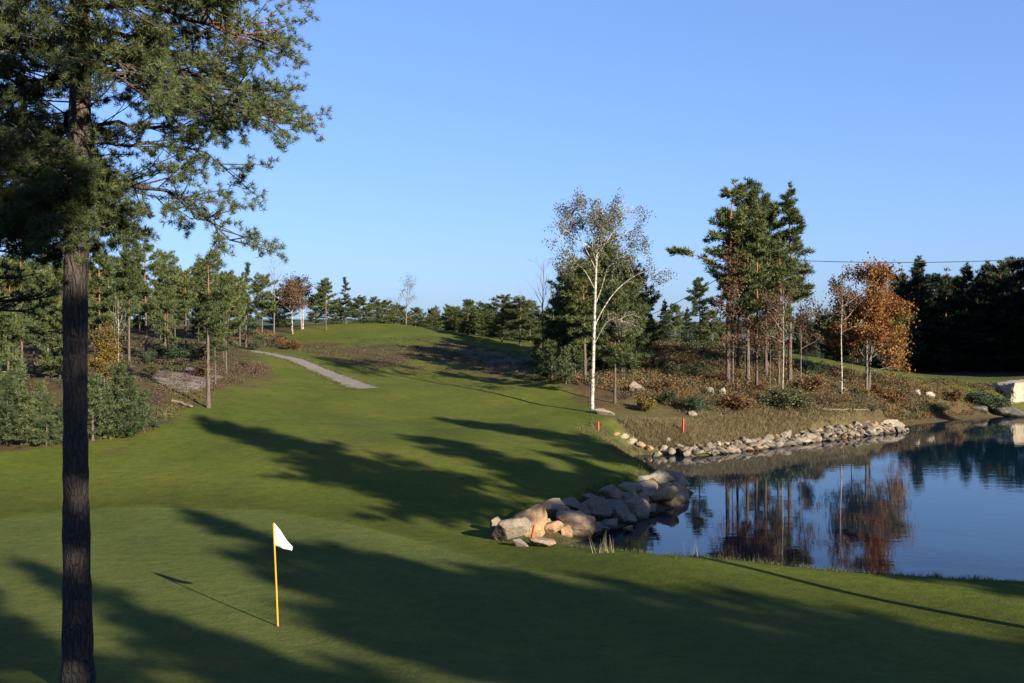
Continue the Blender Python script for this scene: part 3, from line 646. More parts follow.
for a in [
    (532,540,34,38,TANR,'big orange tan boulder behind the short red stake on the rock spit'),
    (508,543,34,24,GREYR,'grey speckled boulder lying left of the big tan boulder at the pond edge'),
    (497,534,16,16,GREYR,'small pale topped rock on the grass, left of the grey speckled boulder'),
    (540,548,22,10,PINKR,'low flat rock at the waterline in front of the big tan boulder'),
    (551,537,18,14,TANR,'small tan rock at the waterline just right of the big tan boulder'),
    (566,538,14,12,TANR,'small tan wedge between the tan rock and the long pinkish boulder at the waterline'),
    (579,537,38,24,PINKR,'long pinkish boulder sloping down to the water in the middle of the near spit'),
    (556,522,26,20,GREYR,'grass capped rock above the long pinkish boulder'),
    (574,512,24,16,GREYR,'mossy rock in the upper row behind the long pinkish boulder'),
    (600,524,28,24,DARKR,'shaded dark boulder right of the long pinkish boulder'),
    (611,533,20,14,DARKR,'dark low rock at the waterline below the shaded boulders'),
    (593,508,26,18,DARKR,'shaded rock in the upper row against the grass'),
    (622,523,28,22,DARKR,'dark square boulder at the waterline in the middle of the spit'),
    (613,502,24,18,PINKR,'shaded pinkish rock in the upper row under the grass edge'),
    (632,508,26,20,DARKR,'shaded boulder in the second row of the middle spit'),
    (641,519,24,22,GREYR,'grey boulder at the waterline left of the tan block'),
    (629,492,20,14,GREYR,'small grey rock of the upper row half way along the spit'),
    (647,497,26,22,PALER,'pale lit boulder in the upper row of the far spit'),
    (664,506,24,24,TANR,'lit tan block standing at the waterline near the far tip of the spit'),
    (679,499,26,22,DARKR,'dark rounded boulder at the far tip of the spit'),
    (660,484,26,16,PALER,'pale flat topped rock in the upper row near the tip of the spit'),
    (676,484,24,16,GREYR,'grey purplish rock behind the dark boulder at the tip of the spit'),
    (643,484,18,10,PALER,'small pale stone on the grass edge at the far part of the spit'),
    (684,489,14,12,GREYR,'small grey rock on the outermost tip of the spit'),
]: boulder(a[0], a[1], a[2]*1.12, a[3]*(.86 if a[1] > 514 else .66), *a[4:], group=PG, tilt=.38)
# a second row behind and below fills the pile
for k, (cx, bot, w, h) in enumerate([(590,537,18,11),(600,534,16,10),(632,526,14,9),(652,515,14,10),(565,527,14,10),(586,520,16,12),(645,508,14,11),(520,548,14,7),(588,532,14,9),(576,522,14,9),(566,518,12,8),(606,515,14,9),(620,511,13,9),(655,500,14,9),(640,500,14,8),(669,492,13,8),(548,529,12,8),(585,512,12,8),(672,508,10,6),(630,533,10,6)]):
    boulder(cx, bot, w, h, _rr.choice([GREYR, DARKR, PINKR]), 'small rock wedged between the bigger boulders of the rock spit', 'rock', 'small rocks of the rock spit', cat='rock')
def along(P, t):
    P = np.asarray(P, float); s = np.r_[0, np.cumsum(np.linalg.norm(np.diff(P, axis=0), axis=1))]; t *= s[-1]
    return np.array([np.interp(t, s, P[:, 0]), np.interp(t, s, P[:, 1])])
RIP = [(10.0,58.4),(10.9,57.9),(13.7,60.1),(16.7,62.6),(20,65.3),(23.7,68.3),(27.6,71.0),(28.6,72.4)]
nrm = np.array([-.64, .77]); r2 = random.Random(4)
for k in range(298):
    t = (k+r2.random())/298; p = along(RIP, t); row = r2.random(); wd = .85+.75*t
    q = p+nrm*(row*wd-.12); s = r2.choice([.15, .17, .19, .22, .26, .32])*r2.uniform(.85, 1.2)
    z = .0+row*.5*(.8+.5*t)
    o = link("riprap_stone", r2.choice(SMALL)); o.location = (q[0], q[1], z+s*.25); o.scale = (s*r2.uniform(1, 1.8), s*r2.uniform(.8, 1.2), s*r2.uniform(.55, .85))
    o.rotation_euler = (r2.uniform(-.4, .4), r2.uniform(-.4, .4), r2.uniform(0, 6.3)); c = r2.choice([PALER, GREYR, PALER, TANR, (.17, .15, .13)]); f = r2.uniform(.4, 1.05)
    o.color = (c[0]*f, c[1]*f, c[2]*f, 1); tag(o, 'pale broken stone in the riprap band along the far shore of the pond', 'stone', 'riprap stones along the far shore')
boulder(893, 431, 38, 8, (.19, .165, .13), 'long flat pale slab at the tip of the riprap band', 'shore_slab', deep=.5, rz=.3, tilt=.05, cat='rock slab', mesh=BIG[2])
for k, (cx, bot, w, h) in enumerate([(616,437,12,6),(624,441,13,7),(633,445,13,8),(642,450,14,9),(650,453,12,9),(658,458,12,8),(664,452,12,8),(672,456,12,8),(680,452,13,8),(668,444,8,5),(688,457,12,8),(676,447,7,4),(695,452,10,7)]):
    boulder(cx, bot, w*.9, h*.85, r2.choice([PALER, TANR, GREYR]), 'pale stone in the row behind the fairway edge where the pond inlet ends', 'inlet_stone', 'pale stones along the pond inlet', _rr.choice(SMALL), cat='stone')
for cx, bot, w, h, c, l in [
    (604,416,18,6,PALER,'pale rock lying at the foot of the white birch'),
    (636,393,14,10,GREYR,'grey boulder in the shaded heath right of the white birch'),
    (712,396,9,7,PALER,'pale rock in the heath left of the tall pine group'),
    (724,397,7,8,PALER,'small upright pale rock beside the tall pine trunks'),
    (694,416,9,5,PALER,'pale stone at the tan grass edge left of the tall pines'),
    (845,394,16,6,GREYR,'grey rock on the heap behind the slim birch'),
    (918,396,12,5,(.30,.26,.22),'pale rock outcrop on the brown bank, left piece'),
    (932,400,12,6,(.32,.28,.23),'pale rock outcrop on the brown bank, right piece'),
    (928,406,6,3,(.28,.25,.21),'small pale stone just below the rock outcrop on the brown bank'),
    (802,388,10,7,GREYR,'grey rock on the bank behind the tall pine group')]:
    boulder(cx, bot, w, h, c, l, cat='rock')
# cut granite block above the dark inlet at the picture's edge
def block(name, cx, bot, w, h, d, colr, label, rz):
    import bmesh
    x, y, z = ground(cx, bot); W = w/F*y; H = h/F*y; bm = bmesh.new(); bmesh.ops.create_cube(bm, size=1)
    bmesh.ops.subdivide_edges(bm, edges=bm.edges, cuts=11, use_grid_fill=True)
    for v in bm.verts:
        p = v.co; e = sum(abs(c) > .42 for c in p); k = (float(fbm(np.array([p.x*3+p.z*2+3]), np.array([p.y*3-p.z]), 3)[0])-.5)
        v.co = p*(1+.30*k-(.06 if e > 1 else 0)); v.co.z += .16*v.co.x-.08*v.co.y; v.co.x += .12*v.co.z; v.co.y += .15*k
    me = bpy.data.meshes.new(name); bm.to_mesh(me); bm.free(); me.materials.append(M['rock'])
    o = link(name, me); o.location = (x, y+d/2, z+H/2-.1); o.scale = (W, d, H); o.rotation_euler = (0, 0, rz); o.color = (*colr, 1); return tag(o, label, 'stone block')
block("granite_block", 1026, 403, 50, 21, 3.0, (.25, .215, .17), 'large pale cut granite block on the bank at the right edge above the dark inlet', .42)
boulder(1018, 417, 30, 9, (.06, .056, .054), 'dark shaded boulder at the waterline below the pale granite block', rz=.2)  # rock colour darkened to carry the shade under the block
boulder(982, 412, 18, 6, (.06, .056, .054), 'dark low boulder at the head of the inlet left of the granite block', rz=.2)  # same darkened rock, inlet shade put into its colour

# ------------------------------------------------------------------ the near pine
def near_pine():
    rng = np.random.default_rng(77); Y0 = 15.0; x0 = (75-CX)/F*Y0; z0 = hz(x0, Y0); wood = Geo(); C = []; D = []
    def W(px, py, dy=0): return np.array([(px-CX)/F*Y0-x0, dy, CAM_H-(py-HOR)/F*Y0-z0])
    cl = [(76,700),(75.5,600),(75,520),(74.8,450),(75,380),(75.5,300),(78,230),(80,160),(82,80),(82,0),(83,-80),(82,-160),(84,-230),(83,-280)]
    P = np.array([W(*c) for c in cl]); P[0, 2] = -.45
    Rr = np.array([.25,.205,.19,.178,.175,.172,.17,.165,.155,.125,.095,.07,.04,.012])
    Pd = np.array([[np.interp(t, range(14), P[:, i]) for i in range(3)] for t in np.linspace(0, 13, 80)]); Rd = np.interp(np.linspace(0, 13, 80), range(14), Rr)
    Rd = Rd*(1+.03*rng.normal(size=80)); wood.tube(Pd, Rd, 28)
    def limb(pts, r, tw, tl=.50, sp=.085, t0=.18):
        tw = int(tw*1.25); pts = [pts[0]]+[(82+(p[0]-82)*.86,)+tuple(p[1:]) for p in pts[1:]]
        q = np.array([W(*p) for p in pts]); t = np.linspace(0, 1, len(q)); T = np.linspace(0, 1, 9)
        q = np.stack([np.interp(T, t, q[:, i]) for i in range(3)], 1); q[1:-1] = (q[:-2]+2*q[1:-1]+q[2:])/4; q[1:] += rng.normal(0, .04, (8, 3))
        dress_limb(q, r, wood, C, D, rng, tw, tl, sp, .45, 6, t0, True, .30, 4)
    Ls = [  # start on the trunk ... tip, third number is metres away from (+) or towards (-) the eye
        ([(82,-40),(180,-50,.2),(300,-30,.4)],.05,26), ([(82,5),(150,12,-.2),(225,28,-.5),(288,56,-.8)],.05,34), ([(82,-15),(160,-20,.8),(265,20,1.6)],.045,26),
        ([(82,30),(150,58,-.3),(225,88,-.5),(292,130,-.6)],.055,30), ([(82,40),(140,60,.7),(215,75,1.4),(270,95,1.9)],.045,24),
        ([(81,70),(130,75,-.7),(190,88,-1.4)],.045,24), 
        ([(80,150),(120,138,.2),(180,140,.4),(240,163,.4)],.035,18), ([(80,120),(120,118,.6),(170,110,1.2),(215,118,1.6)],.035,16),
        ([(80,184),(130,180,-.1),(180,190,-.2),(225,214,-.3),(264,240,-.4)],.04,22), ([(80,170),(110,178,.4),(150,195,.8),(190,210,1.0)],.025,9),
        ([(80,185),(88,195,-.8),(92,228,-1.3)],.03,16), ([(79,200),(100,208,.4),(118,232,.7)],.03,13), ([(79,175),(70,190,-.8),(72,225,-1.2)],.03,14),
        ([(79,195),(40,215,.2),(-5,225,.4),(-45,240,.4)],.06,24), ([(79,150),(40,155,-.3),(-10,170,-.6),(-60,190,-.8)],.05,30), 
        ([(80,75),(40,70,.3),(-30,80,.6)],.05,28), ([(81,60),(50,60,-.9),(10,80,-1.7)],.045,28), ([(81,30),(40,25,.6),(-30,35,1.2)],.045,24), ([(82,0),(40,-10,-.4),(-40,0,-.8)],.045,24),
        ([(80,130),(55,135,.7),(20,150,1.5)],.04,22), ([(79,180),(50,190,-.4),(20,205,-.6)],.03,14),
        ([(82,-10),(110,10,-1.0),(140,40,-2.0)],.045,24), ([(82,50),(95,60,1.2),(110,70,2.2)],.045,18),
        ([(82,20),(150,36,.4),(220,60,.9),(275,98,1.1)],.05,28), ([(82,45),(130,66,-.9),(180,100,-1.7),(200,120,-2.0)],.045,26), ([(82,0),(130,20,-1.1),(190,48,-2.0)],.045,26), ([(82,55),(150,84,.2),(220,110,.4)],.045,24),
        ([(82,-25),(170,-5,-.8),(260,32,-1.4)],.045,26), 
        ([(79,165),(84,190,-.9),(84,235,-1.3)],.035,20), ([(79,180),(95,205,-.8),(108,238,-1.2)],.03,18), ([(80,150),(100,165,-.8),(112,200,-1.2)],.03,16),
        ([(80,125),(30,130,.5),(-20,140,1.0)],.05,26),
        ([(80,150),(45,170,.9),(5,200,1.8)],.05,26), ([(80,165),(40,190,1.0),(-10,215,1.6)],.05,24), ([(79,205),(45,222,.2),(10,246,.4)],.04,20), ([(80,95),(30,110,.9),(-30,130,1.6)],.05,26), ([(79,200),(60,225,.6),(35,250,1.0)],.035,16),
        ([(79,205),(76,225,-.7),(78,250,-1.1)],.03,16), ([(79,190),(64,215,-.8),(60,240,-1.2)],.03,14), ([(79,215),(98,225,.3),(122,244,.5)],.03,14), ([(79,190),(30,225,-.5),(-10,250,-.8)],.04,18), ([(82,-30),(140,-10,-1.0),(210,20,-1.8)],.045,26)]
    for pts, r, tw in Ls: limb(pts, r, tw)
    for k in range(34):                                       # the rest of the crown above the view
        py = -30-k*7; a = k*2.4+rng.normal(0, .3); ln = (1-(k/34)**1.3)*2.9*rng.uniform(.7, 1.1)+.3
        z = W(82, py)[2]; lp = limb_path((np.interp(z, P[:, 2], P[:, 0]), 0, z), a, .1+.02*k, ln, .3, rng, 8)
        dress_limb(lp, .04*(1-k/45), wood, C, D, rng, 14, .34, .17, .5, 5)
    for k in range(5):                                        # dead stubs
        z = rng.uniform(3.5, 6.3); wood.tube(limb_path((np.interp(z, P[:, 2], P[:, 0]), 0, z), rng.uniform(0, 6.3), .1, rng.uniform(.22, .4), 0, rng, 4), np.linspace(.022, .008, 4), 5)
    C = np.array(C); D = np.array(D); cr = Geo(); tint = np.clip(.47+.12*rng.normal(size=len(C)), 0, 1)
    tufts(cr, C, D, .10, 30, .0105, rng, tint, 1.1)
    e = bpy.data.objects.new("pine_tree", None); COL.objects.link(e); e.location = (x0, Y0, z0)
    tag(e, 'tall near pine with a bare dark trunk and spreading boughs, in front of the green', 'tree')
    link("trunk", wood.mesh("pine_trunk", M['nearbark'], True), e); link("crown", cr.mesh("pine_crown", M['bigpine'], False, "tint"), e)
    return len(C)
near_pine()
V['near'] = make_conifer(200, 16, .36, 2.7, 'pine', r=.19, needle='bigpine', bark='nearbark', per=(3, 5), step=.42, L=.17, n=16, w=.02, tw=12, sp=.2, gaps=.1, dead=4)
x = -10.15; e = plant('near', x, 17.5, hz(x, 17.5)-.05, 1, 1.0, 'pine_tree', 'pine at the extreme edge whose dark branches reach in behind the near pine trunk', 'tree')

# ------------------------------------------------------------------ wood on the left
LG = 'conifers of the wood behind the rough'
for a in [
    ('pine0',8,54,262,'pine_tree','pine with an orange upper trunk, leftmost in the wood beside the rough'),
    ('pine1',22,57,256,'pine_tree','orange trunked pine second from the edge, above the young pines'),
    ('dense0',-20,52,250,'pine_tree','broad green pine cut by the picture edge in the wood on the left'),
    ('pine2',34,60,264,'pine_tree','full crowned pine between the orange trunks and the near pine trunk'),
    ('pine2',48,64,255,'pine_tree','pine just left of the near trunk, its own trunk grey below'),
    ('dense0',60,58,268,'pine_tree','bushy pine directly behind the near pine trunk'),
    ('pine0',100,66,250,'pine_tree','pine behind the yellow leaved bush, right of the near trunk'),
    ('pine1',129,68,252,'pine_tree','slender pine right of the pale birch stem in the wood'),
    ('pine2',112,72,258,'pine_tree','dense pine behind the pale birch stem'),
    ('pine2',146,74,246,'pine_tree','tall pine with blue tinged crown left of the reddish trunk'),
    ('pine1',165,80,254,'pine_tree','pine with a bright reddish bare trunk standing above the bedrock'),
    ('pine1',186,82,272,'pine_tree','low dense pine right of the reddish bare trunk'),
    ('pine1',224,88,276,'pine_tree','dense green pine behind the lone thin pine'),
    ('pine1',240,92,278,'pine_tree','broad pine right of the lone thin pine, by the path'),
    ('spruce1',246,94,264,'spruce_tree','pointed conifer over the end of the gravel path'),
    ('pine1',204,92,262,'pine_tree','pine standing back between the reddish trunk and the lone thin pine')]:
    tree(a[0], a[1], a[2], a[3], a[4], a[5], group=LG, wide=.74 if a[0].startswith('dense') else .9)
for k in range(40):
    Y = 64+_rt.random()*56; px = _rt.uniform(-130, 236-max(0, Y-88)*.3); tree(_rt.choice(['pine0', 'pine1', 'pine2']) if px > 140 else _rt.choice(['pine0', 'pine1', 'pine2', 'dense1', 'dense0', 'pine0']), px, Y, _rt.uniform(264, 302), 'pine_tree',
         'conifer deep in the wood beside the rough, mostly hidden by the trees before it', group='conifers deep in the wood', wide=.8)
for k in range(20):
    tree(_rt.choice(['dense0', 'dense1']), -40+k*15+_rt.uniform(-6, 6), _rt.uniform(98, 124), _rt.uniform(284, 306), 'pine_tree', 'low bushy pine at the far side of the wood beside the rough', group='low pines at the far side of the wood')
for px, py in [(208, 408)]:
    x, y, z = ground(px, py); tree('lone', px, y, 257, 'pine_tree', 'lone thin pine with a bare lower trunk on the rough right of the bedrock', rz=.6)
tree('barebirch', 118, 57, 300, 'birch_tree', 'pale thin birch stem among the pines right of the near trunk', wide=.8)
tree('yellow', 104, 54, 330, 'autumn_tree', 'small yellow leaved tree between the near pine trunk and the pale birch stem')
x, y, z = ground(130, 402)
YG = 'young pines at the wood edge'
for k, (px, py, h, l) in enumerate([(6,444,58,'young pine at the very edge, leftmost of the row'),(26,446,62,'bushy young pine second in the row along the rough'),(46,446,52,'young pine left of the near pine trunk'),(62,443,48,'young pine half hidden by the near pine trunk'),
        (92,441,58,'young pine just right of the near pine trunk'),(108,438,56,'young pine under the yellow leaved tree'),(127,438,62,'roundest young pine at the right end of the row by the rough'),(143,430,44,'small young pine closing the row near the bedrock'),
        (16,430,58,'young pine in the second row behind the leftmost one'),(38,430,52,'young pine in the second row left of the trunk'),(118,426,50,'young pine in the second row under the birch stem'),(-12,446,66,'young pine cut by the picture edge'),(78,432,60,'young pine hidden behind the near trunk')]):
    shrub('young%d' % (k % 3), px, py, h*(1.12, .8, .98, .7, 1.05, .78, .95, .85, 1.2, .9, 1.15, 1, .95)[k], 'young_pine', l, 'young tree', YG, (1.0, 1.3, 1.1)[k % 3])
for px, py, h, w, l in [(160,360,14,1.9,'low juniper mat below the reddish pine trunk'),(180,360,16,1.7,'low juniper bush right of the reddish pine trunk'),(150,364,12,1.6,'low juniper at the left end of the bedrock'),(206,362,18,1.5,'juniper bush left of the lone thin pine')]:
    shrub('shrubd', px, py, h, 'juniper_bush', l, 'bush', 'junipers above the bedrock', w)
for k in range(14): shrub(_rt.choice(['shrubr', 'twiggy', 'shrubg', 'twiggy']), _rt.uniform(148, 262), _rt.uniform(362, 384), _rt.uniform(7, 13), 'heath_shrub', 'low brown heath shrub on the rough beside the gravel path', 'shrub', 'heath shrubs by the path', 1.5)

for k in range(12): shrub(_rt.choice(['shrubr', 'shrubg', 'shrubd', 'twiggy']), _rt.uniform(252, 296), _rt.uniform(342, 351), _rt.uniform(8, 15), 'heath_shrub', 'dark shrub on the bank above the head of the gravel path', 'shrub', 'shrubs above the path', 1.4)
# ------------------------------------------------------------------ trees behind the mound
for a in [
    ('bare',274,104,262,'bare_tree','leafless grey tree above the pines left of the orange birches'),
    ('orange1',292,106,283,'birch_tree','orange brown birch with white stems at the top of the path, left one'),
    ('orange1',303,109,280,'birch_tree','orange brown birch with white stems at the top of the path, right one'),
    ('pine1',326,108,280,'pine_tree','slim pine right of the orange birches on the mound'),
    ('spruce1',346,114,278,'pine_tree','pointed dark pine second right of the orange birches'),
    ('pine0',262,100,276,'pine_tree','pine beside the leafless grey tree'),
    ('dense0',280,112,292,'pine_tree','low pine behind the orange birches'),
    ('dense1',316,118,296,'pine_tree','low bushy pine between the orange birches and the slim pine'),
    ('dense0',360,128,298,'pine_tree','small pine behind the tee, left in the row'),
    ('pine2',374,134,298,'pine_tree','small pine with a visible trunk in the row behind the tee'),
    ('dense1',386,138,302,'pine_tree','small round pine in the row behind the tee'),
    ('dense0',398,142,306,'pine_tree','small pine at the foot of the feathery round tree'),
    ('roundtree',406,140,281,'feathery_tree','feathery round topped tree alone on the skyline above the mound'),
    ('dense1',416,146,309,'pine_tree','lowest pine right of the feathery round tree'),
    ('dense0',336,126,300,'pine_tree','small dense pine behind the two pointed pines')]:
    tree(a[0], a[1], a[2], a[3], a[4], a[5], wide=1.5 if a[0].startswith('dense') else 1.15)
for a in [
    ('dense0',452,118,308,'low pine at the right shoulder of the mound'),('dense1',468,110,301,'broad low pine right of the mound with a flat top'),
    ('dense0',484,112,304,'dark bushy pine second right of the mound'),('pine2',502,104,296,'pine with two dark stems on the brown slope'),
    ('pine0',520,102,298,'pine leaning beside the two stemmed pine on the slope'),('dense1',530,108,303,'dense pine behind the leafless tree'),
    ('dense0',508,120,304,'low pine standing back behind the slope'),('dense1',492,126,308,'small pine furthest back on the slope'),('pine1',438,134,316,'tiny pine on the skyline right of the mound')]:
    tree(a[0], a[1], a[2], a[3], 'pine_tree', a[4], group='pines on the slope right of the mound', wide=1.5)
tree('bare', 543, 88, 262, 'bare_tree', 'leafless pale tree left of the big dark pine cluster')

# ------------------------------------------------------------------ birch with the dark pines behind it
def white_birch():
    rng = np.random.default_rng(8); x0, Y0, z0 = ground(592, 413); wood = Geo(); tips = []
    def W(px, py, dy=0):
        py = 262-(262-py)*.86 if py < 262 else py
        return np.array([(px-CX)/F*Y0-x0, dy, CAM_H-(py-HOR)/F*Y0-z0])
    def path(pts, r0, r1, s=7):
        q = np.array([W(*p) for p in pts]); t = np.linspace(0, 1, len(q)); T = np.linspace(0, 1, 14); q = np.stack([np.interp(T, t, q[:, i]) for i in range(3)], 1)
        for _ in range(2): q[1:-1] = (q[:-2]+2*q[1:-1]+q[2:])/4
        wood.tube(q, np.linspace(r0, r1, 14), s); return q
    t = path([(592,420),(592,405),(593,370),(594,330),(595,300),(596,265),(597,240),(599,220),(603,203)], .145, .018, 10)
    Ls = [([(595,268),(587,250),(580,235),(572,215),(566,205)],.08), ([(596,255),(606,240),(616,222),(624,208)],.06), ([(595,325),(602,310),(615,290),(632,277),(646,270),(656,275)],.09),
          ([(595,305),(603,285),(607,265),(620,262),(640,258)],.06), ([(595,290),(585,270),(574,262),(562,258)],.05), ([(597,240),(590,222),(584,205),(580,197)],.05), ([(598,230),(612,212),(622,202),(634,206)],.045),
          ([(594,345),(604,325),(612,318),(626,322)],.04), ([(596,262),(604,244,1.0),(610,225,1.6),(612,210,2)],.05), ([(596,262),(590,244,-1.0),(594,225,-1.6),(592,208,-2)],.05), ([(597,245),(615,235,.6),(630,225,1),(640,235,1.2)],.045), ([(596,250),(575,235,-.6),(564,225,-1),(560,240,-1.2)],.045), ([(597,235),(606,215,-1.2),(614,205,-2)],.04)]
    for pts, r in Ls:
        q = path(pts, r*.5, .010)
        for k in range(17):
            p, d = at_path(q, rng.uniform(.45, 1)); nd = unit(d*.6+rng.normal(0, .55, 3)+np.array([0, 0, .1]))
            grow(wood, tips, p, nd, rng.uniform(.5, 1.0), .015, 1, rng, .35, .5, (2, 3), 5, 3)
    for k in range(30):
        p, d = at_path(t, rng.uniform(.76, 1)); grow(wood, tips, p, unit(rng.normal(0, .7, 3)+np.array([0, 0, .35])), rng.uniform(.5, 1.0), .016, 1, rng, .3, .5, (2, 3), 5, 3)
    tips = np.array(tips); keep = tips[fbm(tips[:, 0]*.9+4, tips[:, 2]*.9, 2) > .40]; C = np.repeat(keep, 4, 0)+rng.normal(0, .12, (len(keep)*4, 3)); C[:, 2] -= np.abs(rng.normal(0, .22, len(C)))
    cr = Geo(); leaves(cr, C, .115, rng, np.clip(np.repeat(rng.random(len(keep)), 4)*.7+rng.normal(0, .1, len(C)), 0, 1))
    e = bpy.data.objects.new("birch_tree", None); COL.objects.link(e); e.location = (x0, Y0, z0); tag(e, 'tall white barked birch with thin drooping crown, alone at the end of the inlet', 'tree')
    link("trunk", wood.mesh("birch_trunk", M['birch'], True), e); link("crown", cr.mesh("birch_crown", M['birchleaf'], False, "tint"), e)
white_birch()
CG = 'dark pine cluster behind the white birch'
for a in [
    ('pine2',585,74,262,'pine with a bare lit stem just left of the white birch',1.15),('dense0',603,78,244,'tallest dark pine behind the upper crown of the white birch',.95),
    ('dense1',622,76,262,'dark pine right behind the long bough of the white birch',1.0),('pine0',615,66,285,'slim pine with a bare brown trunk right of the white birch',.8),
    ('dense0',574,80,268,'dark pine on the left flank of the cluster behind the white birch',1.0),('dense1',637,84,275,'dark pine on the right flank of the cluster behind the white birch',1.0),
    ('dense0',595,88,262,'pine in the middle back of the cluster behind the white birch',1.0),('dense1',612,90,258,'pine at the very back of the cluster behind the white birch',1.0),
    ('dense1',560,84,300,'low pine left of the cluster under the leafless tree',1.1)]:
    tree(a[0], a[1], a[2], a[3], 'pine_tree', a[4], group=CG, wide=a[5])
for px, py, h, l in [(537,372,32,'young spruce on the slope below the leafless tree'),(552,380,38,'young spruce left of the pine with the lit stem'),(566,384,36,'young spruce at the left foot of the dark cluster'),(575,378,48,'taller young spruce in the dark cluster'),(640,372,44,'young conifer under the right flank of the dark cluster')]:
    shrub('young%d' % (px % 3), px, py, h, 'young_conifer', l, 'young tree', 'young conifers on the slope', 1.1)
for a in [('spruce1',650,98,298,'spruce with a bushy crown right of the dark cluster'),('spruce0',664,96,300,'pointed dark spruce between the dark cluster and the tall pines'),('dense1',675,108,306,'low dark conifer behind the pointed spruce'),
          ('pine1',700,94,280,'slender pine left of the tall pine group'),('spruce0',688,104,308,'small dark spruce beside the slender pine'),('spruce1',640,104,304,'dark spruce at the back edge of the dark cluster'),('dense1',712,112,312,'low conifer behind the slender pine')]:
    tree(a[0], a[1], a[2], a[3], 'spruce_tree' if 'spruce' in a[0] else 'pine_tree', a[4])
# the tall pine group
TG = 'tall pines above the riprap shore'
for a in [
    ('tall1',728,73,182,'tall narrow pine with tiered pads, leftmost of the tall group',1.15,.4),('tall0',748,75,183,'tallest full crowned pine in the middle of the tall group',1.0,1.0),
    ('tall0',766,78,196,'broad crowned pine right of the tallest one',.95,2.2),('tall2',790,76,187,'pointed pine with open top, rightmost of the tall group',1.1,.2),
    ('tall2',757,72,206,'pine with its trunk nearest the shore in the tall group',.85,3.0),('tall0',779,74,240,'shorter pine low in the middle of the tall group',.9,4.0),('dense1',768,82,262,'lowest bushy pine at the back of the tall group',.75,1.0),('tall0',738,80,216,'full pine behind the leftmost tall pine',.9,5.0)]:
    tree(a[0], a[1], a[2], a[3], 'pine_tree', a[4], group=TG, wide=a[5], rz=a[6])
for a in [('brown',733,72,262,'thin brown leaved birch under the leftmost tall pine'),('brown',770,71,300,'thin brown leaved birch in the middle of the tall group'),('slim',783,69,290,'white stemmed birch at the shore side of the tall group'),('brown',801,78,270,'brown leaved birch under the rightmost tall pine'),('orange1',806,82,330,'low russet tree right of the tall group'),('brown',745,78,310,'brown leaved sapling behind the tallest pine')]:
    tree(a[0], a[1], a[2], a[3], 'birch_tree', a[4], wide=.85)
# one long low bough reaching left from the tall group
def orange_pair():
    x, y, z = ground(870, 394)
    tree('orange0', 867, y, 275, 'oak_tree', 'bright orange and gold leaved tree with two trunks on the brown bank', wide=.95, rz=.3)
    x, y, z = ground(842, 397); tree('slim', 842, y, 281, 'birch_tree', 'slim white stemmed birch with sparse reddish leaves left of the orange tree', wide=1.0)
    tree('brown', 852, 82, 300, 'birch_tree', 'brown leaved sapling standing back between the slim birch and the orange tree')
orange_pair()

# ------------------------------------------------------------------ wood on the right and behind
RGp = 'dark conifers of the wood beyond the lawn'
for k, (key, px, Y, top, l) in enumerate([
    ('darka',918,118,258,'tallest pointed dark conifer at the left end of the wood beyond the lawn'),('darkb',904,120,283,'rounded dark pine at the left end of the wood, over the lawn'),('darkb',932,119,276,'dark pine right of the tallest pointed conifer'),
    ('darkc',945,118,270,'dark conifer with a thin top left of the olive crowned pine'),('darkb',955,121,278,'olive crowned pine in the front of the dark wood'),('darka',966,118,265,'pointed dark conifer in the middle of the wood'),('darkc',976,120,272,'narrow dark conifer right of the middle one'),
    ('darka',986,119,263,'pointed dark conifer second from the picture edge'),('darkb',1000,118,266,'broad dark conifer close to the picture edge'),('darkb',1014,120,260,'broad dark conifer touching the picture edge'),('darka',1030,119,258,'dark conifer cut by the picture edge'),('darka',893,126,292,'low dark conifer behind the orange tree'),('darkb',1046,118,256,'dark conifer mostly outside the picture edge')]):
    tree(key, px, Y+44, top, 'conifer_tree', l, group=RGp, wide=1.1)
for k in range(30):
    Y = 165+_rt.random()*30; px = _rt.uniform(885, 1060); tree(_rt.choice(['darka', 'darkb', 'darkc']), px, Y, _rt.uniform(270, 296), 'conifer_tree', 'dark conifer inside the shaded wood, behind its front row', group='dark conifers inside the wood')
for k in range(34):
    Y = 132+_rt.random()*50; px = _rt.uniform(640, 900); tree(_rt.choice(['dense0', 'dense1', 'spruce0', 'pine0', 'darkb']), px, Y, _rt.uniform(316, 328)-(6 if px > 800 else 0), 'conifer_tree', 'distant conifer in the low wood line behind the heath', group='distant conifers behind the heath')
for k in range(34):
    Y = 112+_rt.random()*45; px = _rt.uniform(445 if Y < 125 else 425, 660); tree(_rt.choice(['dense0', 'dense1', 'dense0']), px, Y, _rt.uniform(305, 320), 'conifer_tree', 'distant conifer in the low wood line behind the slope', group='distant conifers behind the slope')

